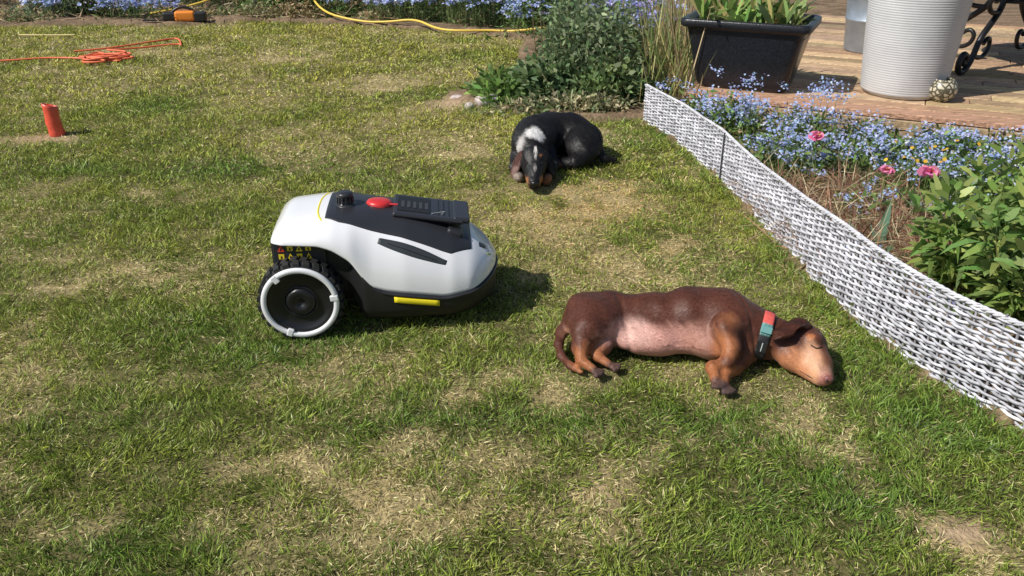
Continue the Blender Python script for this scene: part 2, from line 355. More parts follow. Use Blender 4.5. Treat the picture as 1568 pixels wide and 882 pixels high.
loft('compost',[[(x,y,z) for x,y in rrect(.315,.197,.05)] for z in(.30,.335)],mat_plain('compost',(.05,.035,.025),.95,bump=1,bscale=60),tub)
Bg=Bag(); n=190
P=np.stack([rng.uniform(-.27,.27,n),rng.uniform(-.15,.15,n),np.full(n,.33)],1); D=np.stack([rng.normal(size=n)*.4,rng.normal(size=n)*.4,np.ones(n)],1)
Bg.leaves(P,D,rng.uniform(.14,.34,n),rng.uniform(.018,.045,n),colv(n,(.14,.21,.06),alt=(.35,.3,.12),pa=.25),droop=rng.uniform(.1,.6,n),tipw=.75)
Bg.make('tulip_foliage',M_gloss,tub)
# ------------------------------------------------------------------ vase
va=empty('tall_ribbed_vase',(2.165,4.74,.15))
prof=[(0,.0),(.190,.0),(.206,.006),(.213,.02)]
for z in np.arange(.02,.80,.0022):
    r=.213+ (.060)*((z/.8)**.8) + .0008*math.sin(2*math.pi*z/.0125); prof.append((r,z))
prof+=[(.278,.81),(.281,.82),(.274,.826),(.261,.82),(.257,.79),(.23,.4),(.0,.38)]
lathe('vase_body',prof,mat_plain('stone_grey_glaze',(.54,.54,.545),.45,bump=.15,bscale=80,var=.10,vscale=8),seg=96,parent=va)
# ------------------------------------------------------------------ votive ornament
M_orn,nt,b=mat_new('patterned_ceramic')
tc=nt.nodes.new('ShaderNodeTexCoord'); ch=nt.nodes.new('ShaderNodeTexVoronoi'); ch.inputs['Scale'].default_value=38; ch.feature='DISTANCE_TO_EDGE'
cr=nt.nodes.new('ShaderNodeValToRGB'); cr.color_ramp.elements[0].position=.10; cr.color_ramp.elements[0].color=(.09,.08,.05,1); cr.color_ramp.elements[1].position=.2; cr.color_ramp.elements[1].color=(.55,.5,.38,1)
nt.links.new(tc.outputs['Object'],ch.inputs['Vector']); nt.links.new(ch.outputs['Distance'],cr.inputs['Fac']); nt.links.new(cr.outputs['Color'],b.inputs['Base Color']); b.inputs['Roughness'].default_value=.35
lathe('patterned_candle_holder',[(0,0),(.035,0),(.042,.006),(.062,.025),(.074,.05),(.076,.066),(.07,.09),(.058,.108),(.052,.114),(.05,.118),(.046,.116),(.046,.108),(.06,.07),(.03,.02),(0,.018)],M_orn,(2.29,4.54,.151),seg=48)
M_galv=mat_plain('galvanised_steel',(.33,.38,.44),.4,metal=.5,bump=.2,bscale=40,var=.2,vscale=12)
lathe('galvanised_bucket_planter',[(0,0),(.17,0),(.175,.01),(.19,.2),(.196,.205),(.196,.215),(.192,.22),(.21,.42),(.217,.425),(.217,.44),(.205,.44),(.2,.40),(0,.40)],M_galv,(2.46,5.98,.151),seg=64)
# ------------------------------------------------------------------ wrought iron table
M_iron=mat_plain('wrought_iron',(.012,.012,.014),.4,metal=.2,bump=.3)
tb=empty('wrought_iron_patio_table',(3.08,5.48,.15),math.radians(38))
for k in range(4):
    a=k*math.pi/2+math.radians(180); R=Matrix.Rotation(a,3,'Z')
    leg=[(.50,0,.085),(.47,0,.06),(.445,0,.08),(.46,0,.12),(.50,0,.125),(.535,0,.075),(.51,0,.015),(.44,0,.02),(.37,0,.08),(.33,0,.2),(.22,0,.28),(.13,0,.36),(.12,0,.46),(.2,0,.56),(.3,0,.63),(.42,0,.69)]
    tube('leg_%d'%k,[tuple(R@Vector(p)) for p in leg],.019,M_iron,tb)
    sc2=[(.15,0,.34),(.24,0,.33),(.31,0,.38),(.30,0,.46),(.24,0,.48),(.20,0,.44),(.23,0,.40)]
    tube('scroll_%d'%k,[tuple(R@Vector(p)) for p in sc2],.015,M_iron,tb)
    sc3=[(.36,0,.10),(.28,0,.07),(.20,0,.10),(.18,0,.17),(.23,0,.20),(.27,0,.16)]
    tube('lower_scroll_%d'%k,[tuple(R@Vector(p)) for p in sc3],.014,M_iron,tb)
lathe('table_top',[(0,.69),(.5,.69),(.51,.7),(.51,.715),(.5,.72),(0,.72)],M_iron,seg=48,parent=tb)
cring=[(.13*math.cos(t),.13*math.sin(t),.40) for t in np.linspace(0,2*math.pi,17)[:-1]]; tube('ring',cring,.012,M_iron,tb,cyclic=True)
# ------------------------------------------------------------------ foliage masses
def dome(Bg,cx,cy,rx,ry,h,n,L,W,base,alt=None,pa=0,v=.28,droop=.3,z0=0,up=.5,clump=6,inner=.35):
    nc=clump*3; cc=rng.normal(size=(nc,3))*[rx*.5,ry*.5,0]; 
    th=rng.uniform(0,2*np.pi,n); r=np.sqrt(rng.random(n)); 
    k=rng.integers(0,nc,n); P=np.stack([r*np.cos(th)*rx,r*np.sin(th)*ry,np.zeros(n)],1)*.45+cc[k]*np.array([.8,.8,0])
    rr=np.clip(np.hypot(P[:,0]/rx,P[:,1]/ry),0,1.2); hl=h*np.sqrt(np.clip(1.25-rr*rr,.05,1))*(.65+.6*rng.random(nc))[k]
    P[:,2]=z0+hl*(inner+(1-inner)*rng.random(n))
    D=np.stack([P[:,0]/rx,P[:,1]/ry,np.full(n,up)],1)*.8+rng.normal(size=(n,3))*.55
    P[:,0]+=cx;P[:,1]+=cy
    clump_tone=(.75+.5*rng.random(nc))[k][:,None]  # random colour variation per leaf clump
    Bg.leaves(P,D,L*rng.uniform(.6,1.3,n),W*rng.uniform(.7,1.3,n),colv(n,base,v,alt,pa)*clump_tone,droop=droop*rng.random(n))
    return P
def fmn(Bg,cx,cy,rx,ry,h,nf,nl,flow=(.45,.54,.88),lf=(.11,.165,.05),fr=.006):
    P=dome(Bg,cx,cy,rx,ry,h*.85,nl,.045,.014,lf,inner=.05)
    nc=max(3,nf//12); th=rng.uniform(0,2*np.pi,nc); r=np.sqrt(rng.random(nc)); c=np.stack([cx+rx*r*np.cos(th),cy+ry*r*np.sin(th),h*(.55+.55*rng.random(nc))],1)
    k=rng.integers(0,nc,nf); F=c[k]+rng.normal(size=(nf,3))*[.018,.018,.008]
    Bg.flowers(F,fr*rng.uniform(.7,1.3,nf),colv(nf,flow,.15,(.75,.75,.85),.12,lb=1))
    base=c*[1,1,0]+rng.normal(size=(nc,3))*[.03,.03,0]; Bg.stem(base,c,.003,colv(nc,(.12,.17,.06)))
Bf=Bag()
dome(Bf,-4.2,8.5,.6,.25,.22,2600,.06,.018,(.14,.18,.12),alt=(.30,.24,.14),pa=.3)
dome(Bf,-5.1,9.1,.6,.4,.35,1500,.12,.012,(.32,.23,.14),alt=(.14,.17,.06),pa=.3)
dome(Bf,-3.6,9.3,.5,.4,.35,2200,.07,.02,(.13,.19,.06))
dome(Bf,-2.15,8.7,.45,.3,.36,2000,.16,.022,(.14,.21,.08),alt=(.35,.3,.13),pa=.15)
dome(Bf,-1.45,8.8,.45,.35,.55,2800,.09,.025,(.21,.13,.08),alt=(.13,.17,.06),pa=.4)
dome(Bf,-.55,8.6,.5,.4,.5,2700,.08,.022,(.13,.18,.06))
dome(Bf,.35,7.9,.45,.5,.5,3500,.07,.02,(.11,.16,.055))
dome(Bf,.75,7.2,.4,.6,.55,3500,.06,.018,(.14,.17,.08),alt=(.3,.26,.14),pa=.2)
dome(Bf,.55,6.5,.35,.4,.4,2800,.06,.016,(.12,.17,.08))
dome(Bf,-3.0,9.6,.5,.4,.3,1600,.07,.02,(.15,.2,.07))
for i in range(26):
    x=rng.uniform(-5.4,.1); yb=8.12 if x<-2.6 else (8.3 if x<-1.9 else 8.1-.35*max(0,(x+1.4)/1.4)); g_=[(.15,.2,.09),(.13,.17,.07),(.3,.23,.13),(.2,.2,.1)][i%4]
    dome(Bf,x,yb+rng.uniform(.02,.3),.22,.12,rng.uniform(.07,.16),330,.05,.016,g_,alt=(.34,.27,.16),pa=.3,inner=.05)
for x in np.arange(-6.5,3,.8): dome(Bf,x,10.1+.2*rng.random(),.6,.35,.7,1300,.09,.03,(.1,.14,.05))
Bf.make('flower_bed_shrubs',M_leaf)
Bm=Bag()
fmn(Bm,-4.1,8.4,.55,.2,.24,1500,500,fr=.011); fmn(Bm,-3.5,8.3,.4,.2,.22,1200,400,fr=.011); fmn(Bm,-3.1,9.0,.35,.3,.3,1500,500,fr=.011); fmn(Bm,-.85,8.15,.5,.22,.32,2200,900,fr=.011)
fmn(Bm,-.25,7.9,.4,.3,.4,3000,1000,fr=.011); fmn(Bm,-1.6,8.45,.3,.2,.3,900,500,fr=.010); fmn(Bm,.15,7.6,.3,.35,.3,1200,700,fr=.010); fmn(Bm,.75,6.3,.3,.5,.5,1500,1200,flow=(.42,.40,.80),fr=.009)
fmn(Bm,1.0,6.6,.3,.5,.45,900,700,fr=.009); fmn(Bm,-2.5,8.7,.25,.2,.3,900,300,fr=.010)
Bm.make('forget_me_not_drift',M_leaf)
n=1300; P=np.stack([rng.uniform(-6,0,n),8.0+rng.random(n)*1.6,rng.uniform(.03,.07,n)],1); k=~inpoly(P[:,0],P[:,1],LAWN); P=P[k]; n=len(P)
D=np.stack([rng.normal(size=n),rng.normal(size=n),rng.normal(size=n)*.25],1); Bs=Bag(); Bs.leaves(P,D,rng.uniform(.06,.3,n),.008,colv(n,(.36,.27,.17)),droop=.02,tipw=.9); Bs.make('mulch_twigs',M_leaf)
Bb=Bag()
def mound(Bg,n,L,W,cx,cy,rx,ry,h,base,**k): return dome(Bg,cx,cy,rx,ry,h,n,L,W,base,**k)
mound(Bb,4600,.05,.024,.5,5.4,.36,.42,.44,(.125,.165,.085),inner=.1,clump=9,alt=(.19,.23,.13),pa=.25)
mound(Bb,2300,.055,.028,.2,5.1,.22,.24,.24,(.11,.16,.07),inner=.05)
mound(Bb,2300,.05,.026,.58,5.0,.24,.2,.24,(.12,.165,.065),inner=.05)
mound(Bb,1700,.045,.014,.35,4.85,.45,.12,.1,(.21,.22,.12),inner=.0,alt=(.4,.34,.22),pa=.3)
k=70; P=np.stack([.5+rng.normal(size=k)*.17,5.4+rng.normal(size=k)*.18,np.zeros(k)],1); T=P+np.stack([rng.normal(size=k)*.14,rng.normal(size=k)*.14,rng.uniform(.36,.64,k)],1); Bb.stem(P,T,.006,colv(k,(.13,.12,.06)))
for i in range(k):
    m=14; t=rng.uniform(.35,1,m)[:,None]; PP=P[i]+(T[i]-P[i])*t; Bb.leaves(PP,rng.normal(size=(m,3))+[0,0,.5],rng.uniform(.025,.05,m),.016,colv(m,(.13,.18,.08)))
Bb.make('leafy_perennial_bush',M_leaf)
Bd=Bag(); mound(Bd,700,.07,.024,-.02,5.15,.2,.2,.16,(.12,.19,.05),inner=.0); mound(Bd,350,.08,.028,-.1,5.3,.12,.15,.12,(.13,.2,.06),inner=.0); Bd.make('low_edging_plant',M_leaf)
Bo=Bag(); n=300
P=np.stack([rng.normal(size=n)*.09+.98,rng.normal(size=n)*.25+5.35,np.zeros(n)],1); D=np.stack([rng.normal(size=n)*.2,rng.normal(size=n)*.2,np.ones(n)],1)
Bo.leaves(P,D,rng.uniform(.3,.85,n),.007,colv(n,(.36,.30,.15),.25,(.15,.2,.06),.4),droop=rng.random(n)*.3,tipw=.8); Bo.make('ornamental_grass',M_leaf)
# ------------------------------------------------------------------ near bed
Bn=Bag()
def scat(n,x0,x1,y0,y1,md=.05):
    P=[]
    while len(P)<n:
        x=rng.uniform(x0,x1);y=rng.uniform(y0,y1)
        if x>fence_x(y)+md and not behind_deck(x,y,.06): P.append((x,y))
    return np.array(P)
for x,y in scat(58,.8,2.6,3.5,4.8,.09):
    h=rng.uniform(.15,.25) if x<1.5 else rng.uniform(.10,.17)
    fmn(Bn,x,y,.11,.11,h,110,120,fr=.0062)
for x,y in scat(30,1.3,2.9,2.95,3.7,.08): fmn(Bn,x,y,.11,.11,rng.uniform(.12,.19),65,100,fr=.006)
for x,y in scat(9,1.0,1.35,2.1,3.2,.06): fmn(Bn,x,y,.07,.09,rng.uniform(.08,.14),16,50,fr=.006)
for i in range(22):
    x=rng.uniform(1.0,1.6); y=4.35-.3*(x-1)+rng.normal()*.1
    if behind_deck(x,y,.02): continue
    m=22; P=np.array([x,y,rng.uniform(.24,.34)])+rng.normal(size=(m,3))*[.02,.02,.015]; Bn.flowers(P,.006,colv(m,(.45,.54,.88),.15,lb=1)); Bn.stem(np.array([[x,y,0]]),P.mean(0)[None],.003,colv(1,(.12,.17,.06)))
Bn.make('forget_me_not_plants',M_leaf)
Bt=Bag()
for x,y in scat(52,1.02,1.62,2.55,3.5,.04):
    n=95; P=np.stack([x+rng.normal(size=n)*.04,y+rng.normal(size=n)*.04,rng.uniform(.0,.08,n)],1); D=np.stack([rng.normal(size=n)*.8,rng.normal(size=n)*.8,np.abs(rng.normal(size=n))*.7+.2],1)
    Bt.leaves(P,D,rng.uniform(.06,.24,n),.0028,colv(n,(.27,.155,.10),.3,(.45,.38,.24),.25),droop=rng.random(n)*.7,tipw=.8)
Bt.make('dead_fern_stems',M_leaf)
Bu=Bag()
for x,y in scat(48,.85,3.0,1.3,4.6,.05):
    if 1.0<x<1.6 and 2.6<y<3.4: continue
    dome(Bu,x,y,.12,.12,rng.uniform(.04,.11),110,.05,.02,(.11,.16,.05),alt=(.28,.2,.12),pa=.3,inner=.0)
Bu.make('bed_ground_cover',M_leaf)
def peony(name,spots,hr,base,Lr=(.07,.13),Wr=.026,nst=14):
    Bp=Bag()
    for cx,cy,hs in spots:
        for s in range(nst):
            a=rng.uniform(0,2*np.pi); rr=rng.uniform(.02,.07); b=np.array([cx+rr*np.cos(a)*.4,cy+rr*np.sin(a)*.4,0]); h=rng.uniform(*hr)*hs; o=rng.uniform(.2,.6)
            t=b+np.array([np.cos(a)*h*o*.8,np.sin(a)*h*o*.8,h]); Bp.stem(b[None],t[None],.007,colv(1,(.17,.16,.06)))
            for f in np.linspace(.35,1,6):
                p=b+(t-b)*f; m=6; aa=rng.uniform(0,2*np.pi)+np.arange(m)*2*np.pi/m*1.0
                D=np.stack([np.cos(aa),np.sin(aa),rng.uniform(.1,.9,m)],1)+ (np.array([0,0,.7]) if f==1 else 0)
                PP=p+D*rng.uniform(.005,.03,(m,1))
                Bp.leaves(PP,D,rng.uniform(*Lr,m),Wr*rng.uniform(.7,1.2,m),colv(m,base,.2,(.22,.26,.07),.2),droop=rng.uniform(.1,.7,m),tipw=.72)
    Bp.make(name,M_gloss)
peony('peony_plant',[(1.40,2.42,.95),(1.62,2.66,1.0),(1.48,2.2,1),(1.72,2.4,1.0),(1.66,2.1,1),(1.9,2.75,.9)],(.20,.38),(.12,.185,.045),Lr=(.06,.115),Wr=.023,nst=17)
peony('peony_plant',[(2.3,3.3,.7)],(.15,.26),(.13,.2,.06),Wr=.02,nst=10,Lr=(.05,.08))
Bi=Bag(); n=26; P=np.stack([1.27+rng.normal(size=n)*.03,2.75+rng.normal(size=n)*.05,np.zeros(n)],1); D=np.stack([rng.normal(size=n)*.5,rng.normal(size=n)*.4,np.ones(n)],1)
Bi.leaves(P,D,rng.uniform(.12,.24,n),.03,colv(n,(.15,.24,.16),.15),droop=rng.random(n)*.5,tipw=.7); Bi.make('iris_leaves',M_gloss)
def pink(x,y,z,r):
    Bp=Bag(); 
    for ring,(m,el,l) in enumerate([(9,.15,1),(8,.6,.8),(7,1.4,.55)]):
        a=np.arange(m)*2*np.pi/m+ring; D=np.stack([np.cos(a),np.sin(a)-.2,np.full(m,el)],1); P=np.tile([x,y,z],(m,1))+rng.normal(size=(m,3))*.002
        Bp.leaves(P,D,r*l,r*.75,colv(m,(.88,.28,.46),.12,lb=1),droop=.1,tipw=1.0)
    n=25; Bp.flowers(np.array([x,y,z+r*.3])+rng.normal(size=(n,3))*[r*.15,r*.15,r*.05],.004,colv(n,(.8,.55,.1),.1,lb=1))
    Bp.stem(np.array([[x,y,0]]),np.array([[x,y,z]]),.006,colv(1,(.12,.18,.05)))
    m=7; a=np.arange(m)*.9; Bp.leaves(np.tile([x,y,z*.4],(m,1)),np.stack([np.cos(a),np.sin(a),np.full(m,.7)],1),.08,.018,colv(m,(.1,.17,.05)))
    Bp.make('pink_flower',M_leaf)
pink(1.30,3.55,.235,.044); pink(1.55,3.03,.25,.044); pink(1.42,3.10,.235,.032)
By=Bag(); n=26; P=np.stack([1.72+rng.normal(size=n)*.1,3.42+rng.normal(size=n)*.08,rng.uniform(.17,.24,n)],1); By.flowers(P,.009,colv(n,(.85,.5,.05),.1,lb=1)); By.stem(P*[1,1,0],P,.003,colv(n,(.12,.18,.05))); By.make('yellow_flowers',M_leaf)
# ------------------------------------------------------------------ hoses, cords, small items
M_hose=mat_plain('yellow_hose',(.78,.54,.08),.45); M_cord=mat_plain('orange_cord',(.80,.17,.07),.5)
tube('yellow_garden_hose',[(-2.45,9.8,.6),(-2.2,9.2,.5),(-1.98,8.65,.34),(-1.8,8.2,.10),(-1.38,7.95,.04),(-1.1,7.87,.05),(-.85,7.8,.09),(-.65,7.56,.04),(-.46,7.46,.04),(-.2,7.5,.04),(.05,7.42,.04),(.3,7.3,.1)],.010,M_hose)
tube('yellow_garden_hose',[(-3.4,8.3,.06),(-2.95,8.4,.12),(-2.7,8.75,.25),(-2.5,9.3,.36),(-2.4,9.8,.5)],.010,M_hose)
g5=np.random.default_rng(5)
cp=[(-5.2,6.15,.02),(-4.2,6.22,.02),(-3.7,6.27,.02),(-3.37,6.45,.02)]
for i in range(24):
    a=i*2.3+g5.normal()*.7; cp.append((-2.98+.27*math.cos(a)*g5.uniform(.4,1.25),6.36+.27*math.sin(a)*g5.uniform(.4,1.35),.02+.0012*i))
cp+=[(-2.95,6.75,.02),(-2.65,7.0,.02),(-2.6,6.85,.02),(-2.75,7.25,.02),(-2.85,7.15,.02),(-3.15,6.75,.02),(-3.35,6.65,.02)]
tube('orange_extension_cord',cp,.007,M_cord)
tube('garden_cane',[(-4.15,7.38,.02),(-3.9,7.36,.02),(-3.68,7.38,.02)],.007,mat_plain('cane',(.6,.5,.2),.6))
pt=empty('hedge_trimmer',(-3.0,8.08,0.01),.15)
M_blk=mat_plain('black_plastic',(.015,.015,.016),.42,bump=.1,bscale=300); M_or=mat_plain('orange_plastic',(.80,.25,.03),.4)
box('motor_housing',(.18,.12,.09),(.02,0,.065),M_or,pt,.022); box('rear_grip',(.12,.07,.08),(-.12,0,.06),M_blk,pt,.02); box('battery',(.10,.12,.08),(.15,0,.055),M_blk,pt,.012)
tube('handle',[(-.1,0,.09),(-.05,0,.14),(.05,0,.14),(.1,0,.10)],.013,M_blk,pt); box('blade_guard',(.2,.04,.012),(-.26,0,.03),M_blk,pt,.004)
M_red=mat_plain('red_plastic',(.80,.11,.065),.38,bump=.6,bscale=40,var=.25,vscale=25)
prof=[(.0,0),(.036,0),(.038,.01),(.036,.03),(.034,.05),(.037,.07),(.033,.10),(.034,.13),(.036,.15),(.033,.165),(.029,.165),(.028,.12),(0,.11)]
st=lathe('red_plastic_marker',prof,M_red,(-2.40,4.40,0),seg=28)
for v in st.data.vertices:
    a=math.atan2(v.co.y,v.co.x); v.co.z*=1+.08*math.cos(a+2.4); k=1.06+.06*math.sin(3*a+v.co.z*40); v.co.x*=k; v.co.y*=k
st.rotation_euler=(.03,-.03,0)
def stone(name,loc,r,mat,seed):
    import bmesh
    bm=bmesh.new(); bmesh.ops.create_icosphere(bm,subdivisions=4,radius=1)
    g=np.random.default_rng(seed); ph=g.uniform(0,6,6)
    for v in bm.verts:
        c=v.co; d=1+.10*math.sin(2.3*c.x+ph[0])+.08*math.sin(3.1*c.y+ph[1])+.06*math.sin(4*c.z+ph[2]+2*c.x)
        v.co=Vector((c.x*r[0]*d,c.y*r[1]*d,c.z*r[2]*d))
    me=bpy.data.meshes.new(name); bm.to_mesh(me); bm.free()
    for p in me.polygons: p.use_smooth=True
    me.materials.append(mat); o=bpy.data.objects.new(name,me); o.location=loc; link(o)
ms=mat_plain('quartz_stone',(.55,.46,.44),.7,bump=.9,bscale=30,var=.4,vscale=30); ms2=mat_plain('purple_stone',(.34,.28,.40),.7,bump=.9,bscale=30,var=.5,vscale=40)
stone('garden_stone',(-.17,5.0,.03),(.05,.04,.04),ms,1); stone('garden_stone',(-.25,4.97,.015),(.03,.025,.02),ms,2); stone('garden_stone',(-.12,5.03,.03),(.045,.035,.035),ms2,3); stone('garden_stone',(-.34,5.2,.01),(.04,.035,.02),ms,4)
# ------------------------------------------------------------------ robot mower
mw=empty('robot_lawn_mower',(-.405,2.45,.008),math.radians(5))
M_white=mat_plain('white_shell',(.80,.80,.82),.2,coat=.6,bump=.02,bscale=8)
M_dark=mat_plain('charcoal_panel',(.026,.027,.032),.35,bump=.1,bscale=400)
M_body=mat_plain('black_body',(.012,.012,.013),.5,bump=.2,bscale=500)
M_tyre=mat_plain('tyre_rubber',(.018,.018,.018),.75,bump=.3,bscale=200,var=.3,vscale=60)
M_yel=mat_plain('yellow_trim',(.80,.66,.02),.4); M_redb=mat_plain('stop_button_red',(.60,.03,.03),.35,coat=.3)
S0=.055
def smooth_interp(a,b):
    a=np.array(a);b=np.array(b); g=np.linspace(0,1,401); v=np.interp(g,a,b); k=np.hanning(25); k/=k.sum(); v2=np.convolve(np.pad(v,12,'reflect',reflect_type='odd'),k,'valid'); return lambda s: np.interp(s,g,v2)
Wf0=smooth_interp([0,.06,.2,.4,.6,.8,.88,1],[.172,.182,.192,.206,.21,.200,.184,.145])
def Wf(s):
    s=np.asarray(s,float); e=np.sqrt(np.clip(1-((np.clip(s,.86,1)-.86)/.14)**2.2,0,1)); rr=.86+.14*np.sqrt(np.clip((s-S0)/.05,0,1)); return Wf0(s)*e*rr
Hf0=smooth_interp([0,.04,.12,.3,.45,.6,.7,.8,.9,.96,1],[.304,.310,.326,.341,.336,.320,.301,.276,.236,.200,.164])
def Hf(s): s=np.asarray(s,float); return Hf0(s)-.016*np.clip(1-(s-S0)/.05,0,1)**2
Lf=smooth_interp([0,.25,.31,.38,.42,.46,.52,.6,.76,.9,1],[.284,.280,.266,.232,.184,.148,.134,.126,.108,.120,.144])
def shell(s,phi,off=0.0):
    s=np.asarray(s,float);phi=np.asarray(phi,float)
    def base(s,phi):
        W=Wf(s);H=np.maximum(Hf(s),Lf(s)+.004);L=Lf(s); c=np.cos(phi); 
        return np.stack([-.345+.70*s,-W*np.sign(c)*np.abs(c)**.72,L+(H-L)*np.sin(phi)**.9],-1)
    p=base(s,phi)
    if off:
        e=1e-3; a=base(np.clip(s+e,0,.999),phi)-base(np.clip(s-e,0,.999),phi); b=base(s,np.clip(phi+e,0,np.pi))-base(s,np.clip(phi-e,0,np.pi))
        n=np.cross(a,b); n/=np.linalg.norm(n,axis=-1,keepdims=True)+1e-12; n*=np.where((n*(p-np.array([0,0,.1]))).sum(-1,keepdims=True)<0,-1,1); p=p+n*off
    return p
ub=np.linspace(0,1,120); sg=S0+(1-S0)*(1-(1-ub**1.2)**1.25); pg=np.linspace(0,np.pi,65)
S_,P_=np.meshgrid(sg,pg,indexing='ij'); Vsh=shell(S_,P_)
i=np.arange(S_.size).reshape(S_.shape); Q=np.stack([i[:-1,:-1],i[1:,:-1],i[1:,1:],i[:-1,1:]],-1).reshape(-1,4)
sh=mesh_np('white_shell',Vsh.reshape(-1,3),[Q,i[0][None]],M_white,parent=mw)
sm=sh.modifiers.new('s','SOLIDIFY'); sm.thickness=.004; sm.offset=-1
def patch(name,f,mat,off=.003,n=(30,12)):
    a=np.linspace(0,1,n[0]);b=np.linspace(0,1,n[1]); A_,B_=np.meshgrid(a,b,indexing='ij'); s,ph=f(A_,B_)
    o_=np.where((A_==0)|(A_==1)|(B_==0)|(B_==1),-.002,off)
    p0=shell(s,ph,1e-6); p1=shell(s,ph,1.0); nn=p1-p0; p=p0+nn*o_[...,None]
    i=np.arange(A_.size).reshape(A_.shape); Q=np.stack([i[:-1,:-1],i[1:,:-1],i[1:,1:],i[:-1,1:]],-1).reshape(-1,4)
    return mesh_np(name,p.reshape(-1,3),[Q],mat,parent=mw)
rad=math.radians
def fpanel(a,b):
    s=.27+.62*a; w=np.interp(a,[0,.1,.5,.85,1],[26,34,40,49,34]); return s,np.radians(90+(b-.5)*2*w)
patch('top_panel',fpanel,M_dark,.0025,(60,30))
patch('yellow_accent',lambda a,b:(.250+.012*b+.03*(np.abs(a-.5)*2)**2-.02,np.radians(58+64*a)),M_yel,.0022,(24,4))
patch('side_vent',lambda a,b:(.485+.29*a+.01*b,np.radians(45-13*a+(b-.5)*(5+9*np.sin(np.pi*np.clip(a*.9+.08,0,1))))),mat_plain('vent_grey',(.035,.042,.046),.4),.0022,(30,6))
patch('side_vent_slat',lambda a,b:(.52+.22*a,np.radians(43.5-11*a+(b-.5)*2.2)),M_body,.0032,(30,4))
patch('logo_mark',lambda a,b:(.915+.04*a,np.radians(64+13*b)),M_dark,.0018,(6,6))
patch('logo_mark_small',lambda a,b:(.95+.025*a,np.radians(50+8*b)),mat_plain('logo_green',(.35,.5,.15),.5),.0018,(6,6))
rings=[]
for s in np.concatenate([[S0,S0+.005],np.linspace(S0+.015,.97,60),[.985,.995]]):
    x=-.345+.70*s; W=float(Wf(s)); L=float(Lf(s)); t=float(sstep(.36,.43,s))
    w=.160*(1-t)+(W+.002)*t if s<.5 else W+.0025; zb=.085*(1-t)+.034*t if s<.5 else .034+.03*max(0,(s-.8)/.2)
    w=min(w,W+.002) if s<.5 else w
    top=L+.003
    pts=[(-w,top),(-w*1.0,top-.012 if top-.012>zb+.03 else top-.004),(-w*1.0,zb+.045),(-w*.95,zb+.015),(-w*.86,zb)]
    full=pts+[(-a,z) for a,z in pts[::-1]]
    rings.append([(x,a,z) for a,z in full])
loft('chassis',rings,M_body,mw,smooth=True)
bp=[tuple(shell(np.array(s),np.array(0.0),0)+np.array([.002,-.002,-.005])) for s in np.linspace(.5,.999,40)]
bp+= [tuple(shell(np.array(s),np.array(np.pi),0)+np.array([.002,.002,-.005])) for s in np.linspace(.999,.5,40)]
tube('bumper_seam',bp,.0045,M_dark,mw,bez=False)
for sd in(-1,1):
    ss=np.linspace(.55,.74,12)
    pts=[]
    for s in ss:
        x=-.345+.7*s; W=float(Wf(s))+.0045; L=float(Lf(s)); pts.append([(x,sd*W,L-.030),(x,sd*(W+.003),L-.027),(x,sd*(W+.003),L-.014),(x,sd*W,L-.011)])
    loft('yellow_strip',pts,M_yel,mw)
M_stk_y=mat_plain('warning_yellow',(.80,.62,.03),.5); M_stk_r=mat_plain('warning_red',(.65,.06,.03),.5)
box('sticker_panel',(.150,.006,.066),(-.226,-.1655,.252),M_dark,mw,.004,rot=(0,.03,0))
import itertools
for r_,c_ in itertools.product(range(2),range(4)):
    x=-.278+.026*c_; z=.267-.025*r_; me=bpy.data.meshes.new('warning_icon'); h=.0100
    if (r_+c_)%2==0: me.from_pydata([(x-h,-.1698,z-h),(x+h,-.1698,z-h),(x,-.1698,z+h)],[],[(0,1,2)])
    else: me.from_pydata([(x-h*.8,-.1698,z-h*.8),(x+h*.8,-.1698,z-h*.8),(x+h*.8,-.1698,z+h*.8),(x-h*.8,-.1698,z+h*.8)],[],[(0,1,2,3)])
    me.materials.append(M_stk_r if (c_==0 and r_==0) else M_stk_y); link(bpy.data.objects.new('warning_icon',me),mw)
    me=bpy.data.meshes.new('icon_glyph'); h=.0028; zz=z-.002; me.from_pydata([(x-h,-.1703,zz-h*1.4),(x+h,-.1703,zz-h*1.4),(x+h*.6,-.1703,zz+h*1.4),(x-h*.6,-.1703,zz+h*1.4)],[],[(0,1,2,3)]); me.materials.append(M_body); link(bpy.data.objects.new('icon_glyph',me),mw)
